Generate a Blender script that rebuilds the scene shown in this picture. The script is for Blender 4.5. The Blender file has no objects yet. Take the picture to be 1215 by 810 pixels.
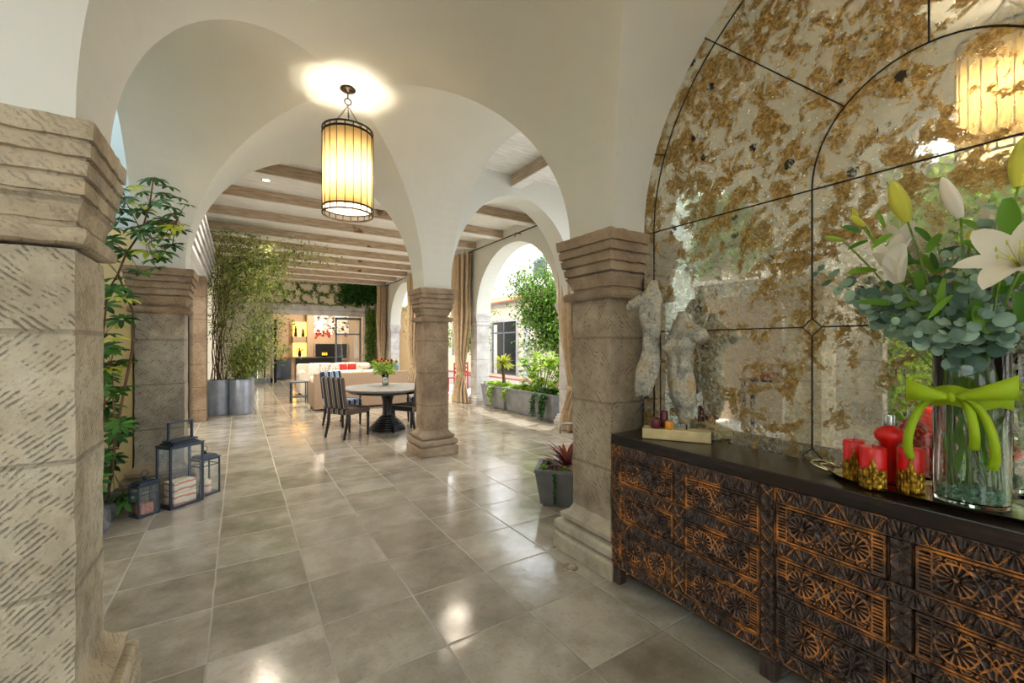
import bpy, bmesh, math, random
import numpy as np
from mathutils import Vector, Matrix, noise as mnoise
sc = bpy.context.scene
COL = sc.collection
PI = math.pi
# ---------------------------------------------------------------- camera
FPX, CXP, HYP, CAMH = 505.0, 607.5, 408.0, 1.5
YAW = math.atan((CXP - 284) / FPX)
SN, CS = math.sin(YAW), math.cos(YAW)
cd = bpy.data.cameras.new('camera'); cam = bpy.data.objects.new('camera', cd); COL.objects.link(cam)
cam.location = (0, 0, CAMH); cam.rotation_euler = (PI / 2, 0, -YAW)
cd.sensor_width = 36; cd.lens = 36 * FPX / 1215; cd.shift_y = 3 / 1215; cd.clip_start = 0.02; cd.clip_end = 300
sc.camera = cam
# ---------------------------------------------------------------- light
sc.view_settings.view_transform = 'Standard'; sc.view_settings.look = 'None'
sc.view_settings.gamma = 1; sc.view_settings.use_curve_mapping = False
sc.view_settings.exposure = 1.3
w = bpy.data.worlds.new('world'); sc.world = w; w.use_nodes = True
bg = w.node_tree.nodes['Background']; bg.inputs[0].default_value = (0.93, 0.97, 1.0, 1); bg.inputs[1].default_value = 1.55
sd = bpy.data.lights.new('sun', 'SUN'); sun = bpy.data.objects.new('sun', sd); COL.objects.link(sun)
sd.energy = 2.2; sd.angle = math.radians(3); sd.color = (1, .95, .86)
sun.rotation_euler = Vector((-0.3, -0.22, -1)).to_track_quat('-Z', 'Y').to_euler(); sun.location = (-6, -4, 12)
def lamp(name, loc, power, color=(1, .9, .75), r=.06, kind='POINT', rot=None, size=None):
    l = bpy.data.lights.new(name, kind); o = bpy.data.objects.new(name, l); COL.objects.link(o)
    l.energy = power; l.color = color; o.location = loc
    if kind == 'POINT': l.shadow_soft_size = r
    if kind == 'SPOT': l.shadow_soft_size = r; l.spot_size = size or 2.0; l.spot_blend = .8
    if kind == 'AREA':
        l.shape = 'RECTANGLE'; l.size, l.size_y = size
    if rot: o.rotation_euler = rot
    return o
# ---------------------------------------------------------------- materials
def lin(c):
    return tuple((x / 12.92 if x <= .04045 else ((x + .055) / 1.055) ** 2.4) for x in [v / 255 for v in c]) + (1,)
class NT:
    def __init__(s, name):
        s.m = bpy.data.materials.new(name); s.m.use_nodes = True; s.t = s.m.node_tree; s.n = s.t.nodes; s.b = s.n['Principled BSDF']
        s.co = s.n.new('ShaderNodeTexCoord'); s.geo = None
    def lk(s, a, b): s.t.links.new(a, b)
    def set(s, sock, v):
        if isinstance(v, bpy.types.NodeSocket): s.lk(v, sock)
        elif v is not None: sock.default_value = v
    def wpos(s):
        if not s.geo: s.geo = s.n.new('ShaderNodeNewGeometry')
        return s.geo.outputs['Position']
    def obj(s): return s.co.outputs['Object']
    def math(s, op, a, b=None, c=None):
        n = s.n.new('ShaderNodeMath'); n.operation = op; s.set(n.inputs[0], a); s.set(n.inputs[1], b)
        if c is not None: s.set(n.inputs[2], c)
        return n.outputs[0]
    def sep(s, v):
        n = s.n.new('ShaderNodeSeparateXYZ'); s.lk(v, n.inputs[0]); return n.outputs
    def comb(s, x, y, z):
        n = s.n.new('ShaderNodeCombineXYZ')
        for i, v in enumerate((x, y, z)): s.set(n.inputs[i], v)
        return n.outputs[0]
    def noise(s, v, scale, detail=4, rough=.55, dist=0, col=False):
        n = s.n.new('ShaderNodeTexNoise'); s.lk(v, n.inputs['Vector']); n.inputs['Scale'].default_value = scale
        n.inputs['Detail'].default_value = detail; n.inputs['Roughness'].default_value = rough; n.inputs['Distortion'].default_value = dist
        return n.outputs['Color' if col else 'Fac']
    def voro(s, v, scale, feat='F1', out='Distance', rnd=1):
        n = s.n.new('ShaderNodeTexVoronoi'); n.feature = feat; s.lk(v, n.inputs['Vector']); n.inputs['Scale'].default_value = scale
        n.inputs['Randomness'].default_value = rnd
        return n.outputs[out]
    def white(s, v):
        n = s.n.new('ShaderNodeTexWhiteNoise'); s.lk(v, n.inputs['Vector']); return n.outputs['Value']
    def ramp(s, f, stops, interp='LINEAR'):
        n = s.n.new('ShaderNodeValToRGB'); s.set(n.inputs[0], f); e = n.color_ramp.elements; n.color_ramp.interpolation = interp
        while len(e) < len(stops): e.new(.5)
        for i, (p, c) in enumerate(stops):
            e[i].position = p; e[i].color = c if len(c) == 4 else tuple(c) + (1,)
        return n.outputs['Color']
    def mix(s, f, a, b, mode='MIX'):
        n = s.n.new('ShaderNodeMix'); n.data_type = 'RGBA'; n.blend_type = mode
        s.set(n.inputs[0], f); s.set(n.inputs[6], a); s.set(n.inputs[7], b); return n.outputs[2]
    def smooth(s, v, a, b):
        n = s.n.new('ShaderNodeMapRange'); n.interpolation_type = 'SMOOTHSTEP'; s.set(n.inputs[0], v)
        n.inputs[1].default_value = a; n.inputs[2].default_value = b; return n.outputs[0]
    def vscale(s, v, x, y, z):
        n = s.n.new('ShaderNodeMapping'); n.inputs['Scale'].default_value = (x, y, z); s.lk(v, n.inputs[0]); return n.outputs[0]
    def bump(s, h, strength=.5, dist=.01):
        n = s.n.new('ShaderNodeBump'); s.lk(h, n.inputs['Height']); n.inputs['Strength'].default_value = strength
        n.inputs['Distance'].default_value = dist; s.lk(n.outputs[0], s.b.inputs['Normal'])
    def fin(s, col=None, rough=.6, metal=0, **k):
        s.set(s.b.inputs['Base Color'], col); s.set(s.b.inputs['Roughness'], rough); s.set(s.b.inputs['Metallic'], metal)
        for a, v in k.items(): s.set(s.b.inputs[a.replace('_', ' ')], v)
        return s.m
M = {}
def plain(name, rgb, rough=.6, metal=0, var=.12, scale=18, bump=.15, **k):
    t = NT(name); c = lin(rgb); f = t.noise(t.obj(), scale, 4)
    d = tuple(x * (1 - var * 2) for x in c[:3]) + (1,); e = tuple(min(1, x * (1 + var)) for x in c[:3]) + (1,)
    if bump: t.bump(t.noise(t.obj(), scale * 4, 3), bump, .003)
    M[name] = t.fin(t.ramp(f, [(.3, d), (.7, e)]), rough, metal, **k); return M[name]
def stone(name, a, b, c, lines=.9, block=.44, fr=26, z0=.22, deep=1.0, warp=1.0):
    t = NT(name); P = t.wpos(); o = t.sep(P)
    wob = t.noise(P, 5, 3)
    blk = t.math('FLOOR', t.math('DIVIDE', t.math('SUBTRACT', o[2], z0), block))
    par = t.math('SUBTRACT', t.math('MULTIPLY', t.math('GREATER_THAN', t.white(t.comb(blk, 3.3, 1.7)), .35), 2.0), 1.0)
    u = t.math('ADD', o[0], o[1])
    k = t.math('ADD', t.math('MULTIPLY', u, par), t.math('MULTIPLY', o[2], -1.1))
    k = t.math('ADD', t.math('ADD', k, t.math('MULTIPLY', wob, .16 * warp)), t.math('MULTIPLY', t.noise(P, 22, 2), .045 * warp))
    s_ = t.math('SINE', t.math('MULTIPLY', k, fr * 2 * PI))
    brk = t.smooth(t.noise(t.vscale(P, 1, 1, 1), 19, 4, .7), .46, .60)
    groove = t.math('MULTIPLY', t.smooth(s_, -.1, .95), t.math('MULTIPLY', brk, lines))
    fb = t.math('FRACT', t.math('DIVIDE', t.math('SUBTRACT', o[2], z0), block))
    joint = t.math('SUBTRACT', 1.0, t.smooth(t.math('MINIMUM', fb, t.math('SUBTRACT', 1.0, fb)), .008, .028))
    n1 = t.noise(P, 3.2, 6, .6); n2 = t.noise(P, 60, 4, .7)
    col = t.ramp(n1, [(.3, lin(a)), (.52, lin(b)), (.74, lin(c))])
    col = t.mix(t.math('MULTIPLY', t.smooth(n2, .5, .75), .35), col, lin(tuple(x * .55 for x in a)))
    col = t.mix(t.math('MULTIPLY', groove, .55), col, lin(tuple(x * .42 for x in a)))
    col = t.mix(t.math('MULTIPLY', joint, .45), col, lin(tuple(x * .8 for x in a)))
    h = t.math('ADD', t.math('MULTIPLY', groove, -.7 * deep), t.math('MULTIPLY', n2, .55))
    h = t.math('ADD', h, t.math('ADD', t.math('MULTIPLY', joint, -.8), t.math('MULTIPLY', t.noise(P, 16, 3), .6)))
    t.bump(h, .9, .007)
    M[name] = t.fin(col, .9); return M[name]
stone('stone_pale', (150, 138, 116), (190, 180, 156), (214, 206, 184), 1.0, fr=38, warp=.35)
stone('stone_brown', (122, 100, 80), (156, 134, 110), (180, 160, 134), .8, fr=24)
stone('stone_right', (138, 124, 104), (174, 160, 138), (200, 188, 166), .85, fr=27)
stone('stone_grey', (128, 118, 104), (164, 154, 138), (190, 182, 166), .9, fr=30)
stone('stone_cap', (120, 98, 78), (158, 138, 114), (184, 166, 142), .35)
stone('stone_plain', (150, 138, 118), (190, 180, 160), (212, 204, 186), .12)
stone('stone_palecap', (136, 122, 100), (180, 166, 140), (206, 194, 168), .5, fr=34)
stone('stone_white', (176, 172, 170), (206, 204, 204), (226, 225, 226), .2)
stone('stone_wall', (150, 145, 136), (190, 184, 172), (220, 214, 204), .3, block=.36)
def plaster(name, rgb):
    t = NT(name); P = t.wpos(); c = lin(rgb); n = t.noise(P, 1.4, 4)
    t.bump(t.math('ADD', t.noise(P, 5, 4), t.math('MULTIPLY', t.noise(P, 60, 3), .12)), .22, .02)
    M[name] = t.fin(t.ramp(n, [(.3, tuple(x * .955 for x in c[:3]) + (1,)), (.7, c)]), .75)
plaster('plaster', (220, 221, 213)); plaster('plaster_yellow', (226, 204, 150)); plaster('plaster_blue', (205, 220, 224))
plaster('plaster_cream', (226, 215, 190)); plaster('plaster_taupe', (170, 152, 132)); plaster('facade', (240, 226, 205))
def floor_mat():
    t = NT('floor_stone'); P = t.wpos(); o = t.sep(P)
    wv = t.noise(P, 3, 2); wd = t.math('MULTIPLY', t.math('SUBTRACT', wv, .5), .02)
    u = t.math('ADD', t.math('DIVIDE', t.math('SUBTRACT', o[0], .371), .5), wd)
    v = t.math('ADD', t.math('DIVIDE', t.math('SUBTRACT', o[1], .957), .5), wd)
    iu = t.math('FLOOR', u); iv = t.math('FLOOR', v)
    fu = t.math('FRACT', u); fv = t.math('FRACT', v)
    e = t.math('MINIMUM', t.math('MINIMUM', fu, t.math('SUBTRACT', 1.0, fu)), t.math('MINIMUM', fv, t.math('SUBTRACT', 1.0, fv)))
    g = t.math('SUBTRACT', 1.0, t.smooth(e, .006, .015))
    r = t.white(t.comb(iu, iv, 0.0))
    n1 = t.noise(t.comb(t.math('ADD', o[0], t.math('MULTIPLY', r, 9.0)), o[1], r), 3.2, 7, .62)
    n2 = t.noise(P, 42, 5, .7)
    f = t.math('ADD', t.math('MULTIPLY', n1, .85), t.math('MULTIPLY', r, .17))
    col = t.ramp(f, [(.3, lin((126, 117, 102))), (.5, lin((156, 148, 134))), (.66, lin((182, 175, 162)))])
    col = t.mix(t.math('MULTIPLY', t.smooth(n2, .52, .72), .4), col, lin((96, 88, 74)))
    jc = t.mix(t.noise(P, 2.2, 2), lin((112, 104, 90)), lin((198, 190, 172)))
    col = t.mix(t.math('MULTIPLY', g, t.ramp(t.noise(P, 1.7, 3), [(.38, (.15,) * 3), (.6, (.8,) * 3)])), col, jc)
    rough = t.ramp(t.noise(P, 4.5, 6, .6), [(.3, (.05,) * 3), (.7, (.2,) * 3)])
    rough = t.mix(g, rough, (.6, .6, .6, 1))
    h = t.math('ADD', t.math('MULTIPLY', g, -1.0), t.math('ADD', t.math('MULTIPLY', t.noise(P, 3.3, 3), .9), t.math('MULTIPLY', n2, .12)))
    t.bump(h, .28, .012)
    M['floor'] = t.fin(col, rough, 0, Specular_IOR_Level=.8)
floor_mat()
def beamwood():
    t = NT('beam_wood'); P = t.wpos(); q = t.vscale(P, 1.2, 1.2, 14)
    n = t.noise(q, 3, 6, .65); k = t.noise(P, 2.4, 2)
    col = t.ramp(n, [(.25, lin((142, 118, 92))), (.5, lin((186, 164, 138))), (.75, lin((216, 202, 182)))])
    col = t.mix(t.smooth(k, .66, .74), col, lin((120, 86, 52)))
    t.bump(n, .5, .01); M['beam_wood'] = t.fin(col, .8)
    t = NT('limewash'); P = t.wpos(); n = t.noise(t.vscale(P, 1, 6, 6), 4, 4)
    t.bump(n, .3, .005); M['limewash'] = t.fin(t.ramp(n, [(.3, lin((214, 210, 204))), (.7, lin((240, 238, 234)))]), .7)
beamwood()
def carved():
    t = NT('carved_wood'); P = t.wpos()
    g = t.n.new('ShaderNodeNewGeometry').outputs['Pointiness']
    a = t.n.new('ShaderNodeAttribute'); a.attribute_name = 'ridge'
    n = t.noise(P, 7, 5, .6); n2 = t.noise(P, 45, 4)
    wear = t.math('MULTIPLY', t.smooth(t.math('ADD', t.math('MULTIPLY', n, .8), t.math('MULTIPLY', n2, .25)), .45, .66), t.smooth(a.outputs['Fac'], .66, .97))
    base = t.ramp(n2, [(.3, lin((34, 25, 22))), (.7, lin((84, 68, 60)))])
    col = t.mix(t.math('MULTIPLY', wear, .95), base, lin((200, 128, 58)))
    t.bump(n2, .2, .003)
    M['carved'] = t.fin(col, t.ramp(n2, [(.3, (.28,) * 3), (.7, (.45,) * 3)]), 0)
    t = NT('dark_top'); P = t.wpos(); n = t.noise(t.vscale(P, 8, 1, 8), 3, 5)
    t.bump(n, .12, .004)
    M['dark_top'] = t.fin(t.ramp(n, [(.35, lin((20, 15, 14))), (.62, lin((44, 32, 28))), (.8, lin((92, 62, 42)))]), .24)
carved()
def mirror():
    t = NT('antique_mirror'); P = t.wpos(); o = t.sep(P)
    q = t.vscale(P, 1, 1, 1)
    n1 = t.noise(q, 2.2, 8, .68, .6); n2 = t.noise(q, 9, 8, .74, .5); n3 = t.noise(q, 40, 6, .78, .4)
    hz = t.smooth(o[2], 1.3, 2.5)      # silvering is more decayed towards the crown
    th = t.math('ADD', t.math('ADD', t.math('MULTIPLY', n1, .36), t.math('MULTIPLY', n2, .64)), t.math('MULTIPLY', hz, .05))
    dec = t.smooth(t.math('ADD', th, t.math('MULTIPLY', n3, .22)), .645, .67)
    veil = t.smooth(t.math('ADD', n3, t.math('MULTIPLY', hz, .16)), .46, .60)
    spots = t.smooth(t.math('ADD', t.voro(q, 6), t.math('MULTIPLY', n3, .26)), .31, .26)
    spots = t.math('MULTIPLY', t.math('MULTIPLY', spots, t.smooth(n2, .44, .50)), hz)
    gold = t.ramp(n3, [(.32, lin((72, 54, 24))), (.5, lin((142, 112, 54))), (.66, lin((190, 168, 112)))])
    pale = t.ramp(n2, [(.3, lin((206, 200, 178))), (.7, lin((232, 230, 216)))])
    refl = t.mix(t.math('MULTIPLY', veil, .8), lin((244, 242, 226)), pale)
    col = t.mix(dec, refl, gold); col = t.mix(spots, col, lin((34, 28, 18)))
    metal = t.math('SUBTRACT', 1.0, t.math('MULTIPLY', t.math('MAXIMUM', t.math('MULTIPLY', dec, .8), t.math('MULTIPLY', veil, .42)), 1.0))
    rough = t.math('ADD', .02, t.math('MULTIPLY', dec, .3))
    t.bump(t.math('ADD', dec, t.math('MULTIPLY', n3, .1)), .025, .002)
    M['mirror'] = t.fin(col, rough, metal)
mirror()
plain('lead', (40, 36, 30), .5, .6); plain('iron', (58, 44, 30), .45, .7); plain('lantern_metal', (50, 60, 74), .4, .5, bump=.05)
plain('black_metal', (24, 24, 26), .4, .3); plain('steel_frame', (120, 130, 142), .45, .3); plain('zinc', (158, 166, 182), .42, .55, scale=5)
plain('planter_grey', (150, 152, 158), .55, .1, scale=6); plain('planter_slate', (112, 112, 112), .6, .0, scale=6)
plain('planter_blue', (118, 138, 150), .5, .1); plain('soil', (52, 38, 28), .95, scale=50, bump=.8)
plain('travertine', (206, 188, 138), .45, scale=12); plain('curtain', (196, 172, 140), .75, scale=10, Sheen_Weight=.3)
plain('curtain_light', (196, 180, 160), .75, scale=10); plain('sofa_taupe', (176, 150, 128), .9, scale=40); plain('sofa_cream', (232, 222, 208), .9, scale=40)
plain('black_wood', (26, 24, 28), .3); plain('table_grey', (150, 148, 146), .5, scale=14); plain('red_cloth', (196, 48, 32), .7)
plain('white_cloth', (236, 232, 228), .85); plain('red_wax', (214, 22, 20), .32, Subsurface_Weight=.2, bump=.02); plain('maroon_wax', (96, 22, 26), .4, bump=.02)
plain('orange_wax', (222, 150, 40), .4, Subsurface_Weight=.2, bump=.02); plain('bark', (104, 78, 54), .9, scale=30, bump=.6)
plain('stem_green', (110, 140, 50), .5); plain('silver', (200, 192, 160), .22, 1, bump=.3, scale=30); plain('rust_wood', (150, 84, 44), .6)
plain('fire_black', (22, 22, 26), .3); plain('console_blue', (70, 84, 100), .4); plain('red_chair', (188, 66, 52), .5); plain('dark_glass', (38, 46, 54), .12)
plain('rock', (112, 112, 118), .85, scale=7, bump=.9); plain('cable', (60, 60, 60), .5); plain('pink_stone', (190, 130, 116), .8, scale=20)
plain('roof_tile', (186, 120, 84), .8); plain('chrome', (200, 205, 210), .2, 1, bump=0); plain('white_paint', (236, 236, 240), .5)
plain('bead', (150, 206, 180), .05, 0, Transmission_Weight=.35, IOR=1.4, bump=0)
def leafmat(name, a, b, rough=.45, tr=.25):
    t = NT(name); g = t.n.new('ShaderNodeNewGeometry')
    f = t.math('ADD', t.math('MULTIPLY', g.outputs['Random Per Island'], .7), t.math('MULTIPLY', t.noise(t.obj(), 6, 2), .3))
    c = t.ramp(f, [(.15, lin(a)), (.85, lin(b))])
    m = t.fin(c, rough, Specular_IOR_Level=.35)
    tn = t.n.new('ShaderNodeBsdfTranslucent'); mx = t.n.new('ShaderNodeMixShader'); t.lk(c, tn.inputs[0]); mx.inputs[0].default_value = tr
    out = t.n['Material Output']; t.lk(t.b.outputs[0], mx.inputs[1]); t.lk(tn.outputs[0], mx.inputs[2]); t.lk(mx.outputs[0], out.inputs[0])
    M[name] = m
leafmat('leaf_tree', (40, 84, 24), (142, 184, 70)); leafmat('leaf_ficus', (78, 104, 44), (184, 194, 112), .45, .35); leafmat('leaf_deep', (18, 58, 28), (84, 136, 56))
leafmat('leaf_bright', (96, 150, 40), (196, 220, 84)); leafmat('leaf_euca', (50, 84, 70), (164, 194, 172), .6, .15); leafmat('leaf_lily', (48, 96, 22), (118, 166, 46))
leafmat('leaf_ivy', (64, 96, 44), (136, 160, 88)); leafmat('leaf_red', (70, 20, 24), (150, 66, 48)); leafmat('petal', (236, 228, 208), (250, 246, 236), .5, .35)
leafmat('bud', (204, 206, 60), (230, 228, 110), .5, .3); leafmat('ribbon', (164, 200, 20), (192, 220, 44), .5, .35); leafmat('rose', (150, 14, 18), (214, 40, 36), .5, .1)
leafmat('leaf_yellow', (160, 176, 44), (210, 208, 84)); leafmat('pink_flower', (220, 90, 140), (240, 150, 180))
def glass(name, rgb, rough=0, ior=1.45):
    t = NT(name); M[name] = t.fin(lin(rgb), rough, 0, Transmission_Weight=1.0, IOR=ior)
glass('glass_clear', (240, 250, 246)); 
def pane():
    t = NT('window_glass'); n = t.n; gl = n.new('ShaderNodeBsdfGlossy'); gl.inputs['Roughness'].default_value = .02
    tr = n.new('ShaderNodeBsdfTransparent'); tr.inputs[0].default_value = (.96, .98, .98, 1); mx = n.new('ShaderNodeMixShader'); fr = n.new('ShaderNodeLayerWeight'); fr.inputs[0].default_value = .5
    t.lk(t.math('ADD', t.math('MULTIPLY', t.math('POWER', fr.outputs['Facing'], 4.0), .45), .03), mx.inputs[0]); t.lk(tr.outputs[0], mx.inputs[1]); t.lk(gl.outputs[0], mx.inputs[2]); t.lk(mx.outputs[0], n['Material Output'].inputs[0]); M['pane'] = t.m
pane()
def emis(name, rgb, s, base=None):
    t = NT(name); M[name] = t.fin(base or lin(rgb), .5, 0, Emission_Color=lin(rgb), Emission_Strength=s)
emis('glow_warm', (255, 190, 80), 1.6); emis('glow_spot', (255, 236, 200), 6); emis('flame', (255, 120, 30), 3)
def shade_mat():
    t = NT('lamp_shade'); c = lin((236, 222, 184)); n = t.n
    tl = n.new('ShaderNodeBsdfTranslucent'); tl.inputs[0].default_value = lin((250, 234, 196)); df = n.new('ShaderNodeBsdfDiffuse'); df.inputs[0].default_value = c
    mx = n.new('ShaderNodeMixShader'); mx.inputs[0].default_value = .6; t.lk(df.outputs[0], mx.inputs[1]); t.lk(tl.outputs[0], mx.inputs[2])
    t.lk(mx.outputs[0], n['Material Output'].inputs[0]); M['lamp_shade'] = t.m
shade_mat()
def stripes(name, cols, period=.09):
    t = NT(name); o = t.sep(t.obj()); f = t.math('FRACT', t.math('DIVIDE', t.math('ADD', o[0], 5.0), period))
    M[name] = t.fin(t.ramp(f, [(p, lin(c)) for p, c in cols], 'CONSTANT'), .8)
stripes('fabric_brown', [(0, (24, 24, 30)), (.36, (206, 196, 178)), (.41, (96, 78, 66)), (.72, (206, 196, 178)), (.77, (24, 26, 40))], .115)
stripes('fabric_blue', [(0, (26, 36, 66)), (.3, (150, 176, 216)), (.5, (96, 124, 170)), (.7, (214, 220, 226)), (.8, (30, 60, 70))], .13)
def layered():
    t = NT('striped_wax'); o = t.sep(t.obj()); n = t.noise(t.obj(), 9, 3)
    f = t.math('FRACT', t.math('ADD', t.math('MULTIPLY', o[2], 16.0), t.math('MULTIPLY', n, .9)))
    M['striped_wax'] = t.fin(t.ramp(f, [(.0, lin((236, 218, 196))), (.5, lin((240, 226, 210))), (.58, lin((196, 96, 84))), (.8, lin((222, 160, 130))), (.9, lin((238, 222, 200)))]), .6)
    t = NT('brick_wax'); n = t.noise(t.obj(), 40, 4); t.bump(n, .6, .006)
    M['brick_wax'] = t.fin(t.ramp(n, [(.3, lin((150, 84, 68))), (.7, lin((206, 136, 116)))]), .8)
layered()
def ornate():
    t = NT('gold_relief'); n = t.voro(t.vscale(t.obj(), 1, 1, .5), 90); m = t.noise(t.obj(), 60, 3); t.bump(t.math('ADD', n, m), 1.0, .006)
    M['gold'] = t.fin(t.ramp(n, [(.1, lin((206, 170, 60))), (.7, lin((120, 86, 20)))]), .35, .85)
    t = NT('torso_stone'); P = t.obj(); n = t.noise(P, 8, 5, .6); n2 = t.noise(P, 70, 4, .7); t.bump(t.math('ADD', n2, t.math('MULTIPLY', t.noise(P, 24, 4), 1.4)), 1, .010)
    c = t.ramp(n, [(.3, lin((110, 110, 102))), (.5, lin((200, 198, 184))), (.66, lin((190, 160, 106)))])
    c = t.mix(t.math('MULTIPLY', t.smooth(n2, .48, .66), .5), c, lin((90, 88, 80))); M['torso'] = t.fin(c, .34, .6)
    t = NT('mosaic_art'); v = t.voro(t.obj(), 9, out='Color'); s_ = t.sep(v); M['mosaic'] = t.fin(t.ramp(s_[0], [(0, lin((216, 212, 204))), (.5, lin((160, 150, 140))), (.7, lin((60, 56, 54))), (.85, lin((232, 230, 226)))], 'CONSTANT'), .6)
    t = NT('patterned_cloth'); v = t.noise(t.obj(), 14, 1, .5, 2); M['pattern'] = t.fin(t.ramp(v, [(.4, lin((236, 232, 226))), (.5, lin((24, 24, 30))), (.58, lin((236, 232, 226)))], 'CONSTANT'), .85)
    t = NT('rock_wall'); P = t.wpos(); v = t.voro(P, 3.2, 'DISTANCE_TO_EDGE'); n = t.noise(P, 7, 6, .65); t.bump(t.math('ADD', t.math('MULTIPLY', t.smooth(v, 0, .1), .6), n), 1, .05)
    c = t.ramp(n, [(.3, lin((92, 92, 98))), (.55, lin((160, 152, 146))), (.75, lin((206, 196, 184)))]); M['rock_wall'] = t.fin(t.mix(t.smooth(v, .04, 0), c, lin((60, 56, 52))), .9)
ornate()
# ---------------------------------------------------------------- mesh helpers
class MB:
    def __init__(s): s.v = []; s.f = []; s.attr = None
    def add(s, vs, fs, mat=None):
        b = len(s.v)
        if mat is not None: vs = [mat @ Vector(p) for p in vs]
        s.v += [tuple(p) for p in vs]; s.f += [tuple(i + b for i in f) for f in fs]; return s
    def box(s, c, d, mat=None):
        x, y, z = d[0] / 2, d[1] / 2, d[2] / 2
        vs = [(c[0] + i * x, c[1] + j * y, c[2] + k * z) for i in (-1, 1) for j in (-1, 1) for k in (-1, 1)]
        return s.add(vs, [(0, 1, 3, 2), (4, 6, 7, 5), (0, 4, 5, 1), (2, 3, 7, 6), (0, 2, 6, 4), (1, 5, 7, 3)], mat)
    def bb(s, x0, x1, y0, y1, z0, z1, mat=None): return s.box(((x0 + x1) / 2, (y0 + y1) / 2, (z0 + z1) / 2), (x1 - x0, y1 - y0, z1 - z0), mat)
    def rbox(s, c, d, r=.02, mat=None, seg=2):
        bm = bmesh.new(); bmesh.ops.create_cube(bm, size=1)
        for v in bm.verts: v.co = Vector((v.co.x * d[0] + c[0], v.co.y * d[1] + c[1], v.co.z * d[2] + c[2]))
        bmesh.ops.bevel(bm, geom=list(bm.edges), offset=min(r, min(d) * .48), segments=seg, profile=.5, affect='EDGES')
        bm.verts.index_update(); s.add([v.co.copy() for v in bm.verts], [[v.index for v in f.verts] for f in bm.faces], mat); bm.free(); return s
    def lathe(s, prof, seg=24, c=(0, 0, 0), mat=None, cap=True, closed=False):
        vs = []; fs = []; n = len(prof)
        for r, z in prof:
            for i in range(seg):
                a = 2 * PI * i / seg; vs.append((c[0] + r * math.cos(a), c[1] + r * math.sin(a), c[2] + z))
        for k in range(n - 1 if not closed else n):
            for i in range(seg):
                j = (i + 1) % seg; k2 = (k + 1) % n; fs.append((k * seg + i, k * seg + j, k2 * seg + j, k2 * seg + i))
        if cap and not closed: fs.append(tuple(range(seg))[::-1]); fs.append(tuple((n - 1) * seg + i for i in range(seg)))
        return s.add(vs, fs, mat)
    def square(s, c, half, prof, mat=None, n=1):
        hx, hy = half if isinstance(half, tuple) else (half, half); vs = []; fs = []; per = 4 * n
        for z, o in prof:
            x, y = hx + o, hy + o; cs = [(-x, -y), (x, -y), (x, y), (-x, y)]
            for q in range(4):
                a, b = cs[q], cs[(q + 1) % 4]
                for i in range(n): vs.append((c[0] + a[0] + (b[0] - a[0]) * i / n, c[1] + a[1] + (b[1] - a[1]) * i / n, z))
        for k in range(len(prof) - 1):
            for i in range(per):
                j = (i + 1) % per; fs.append((k * per + i, k * per + j, (k + 1) * per + j, (k + 1) * per + i))
        fs.append(tuple(range(per))[::-1]); fs.append(tuple((len(prof) - 1) * per + i for i in range(per)))
        return s.add(vs, fs, mat)
    def tube(s, pts, r, seg=8, mat=None, closed=False):
        pts = [Vector(p) for p in pts]; n = len(pts); rs = r if isinstance(r, (list, tuple)) else [r] * n; vs = []; fs = []; up = None
        for i, p in enumerate(pts):
            if closed: t = pts[(i + 1) % n] - pts[i - 1]
            else: t = pts[min(i + 1, n - 1)] - pts[max(i - 1, 0)]
            t = t.normalized() if t.length > 1e-9 else Vector((0, 0, 1))
            if up is None: up = t.orthogonal().normalized()
            a = (up - t * up.dot(t)); a = a.normalized() if a.length > 1e-6 else t.orthogonal().normalized(); up = a; b = t.cross(a)
            for k in range(seg):
                an = 2 * PI * k / seg; vs.append(p + (a * math.cos(an) + b * math.sin(an)) * rs[i])
        for i in range(n if closed else n - 1):
            for k in range(seg):
                j = (k + 1) % seg; i2 = (i + 1) % n; fs.append((i * seg + k, i * seg + j, i2 * seg + j, i2 * seg + k))
        if not closed: fs.append(tuple(range(seg))[::-1]); fs.append(tuple((n - 1) * seg + k for k in range(seg)))
        return s.add(vs, fs, mat)
    def prism(s, poly, z0, z1, mat=None):
        n = len(poly); vs = [(x, y, z0) for x, y in poly] + [(x, y, z1) for x, y in poly]
        fs = [tuple(range(n))[::-1], tuple(range(n, 2 * n))] + [(i, (i + 1) % n, (i + 1) % n + n, i + n) for i in range(n)]
        return s.add(vs, fs, mat)
    def grid(s, P, mat=None, closeu=False):       # P[i][j] points
        a, b = len(P), len(P[0]); vs = [p for r in P for p in r]; fs = []
        for i in range(a - 1):
            for j in range(b if closeu else b - 1):
                j2 = (j + 1) % b; fs.append((i * b + j, i * b + j2, (i + 1) * b + j2, (i + 1) * b + j))
        return s.add(vs, fs, mat)
    def ell(s, c, r, seg=12, rings=8, mat=None):
        prof = [(max(1e-4, math.sin(PI * k / rings)), -math.cos(PI * k / rings)) for k in range(rings + 1)]
        m = Matrix.Translation(c) @ Matrix.Diagonal((r[0], r[1], r[2], 1)); m = (mat @ m) if mat is not None else m
        return s.lathe(prof, seg, mat=m)
    def leaf(s, p, d, n, L, W, fold=.2, droop=.15):
        d = d.normalized(); sd = d.cross(n); sd = sd.normalized() if sd.length > 1e-6 else d.orthogonal(); n = sd.cross(d)
        m = p + d * (L * .45); b = len(s.v)
        s.v += [tuple(p), tuple(m + sd * W * .5 + n * W * fold), tuple(p + d * L - n * L * droop), tuple(m - sd * W * .5 + n * W * fold)]
        s.f += [(b, b + 1, b + 2), (b, b + 2, b + 3)]
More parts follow.
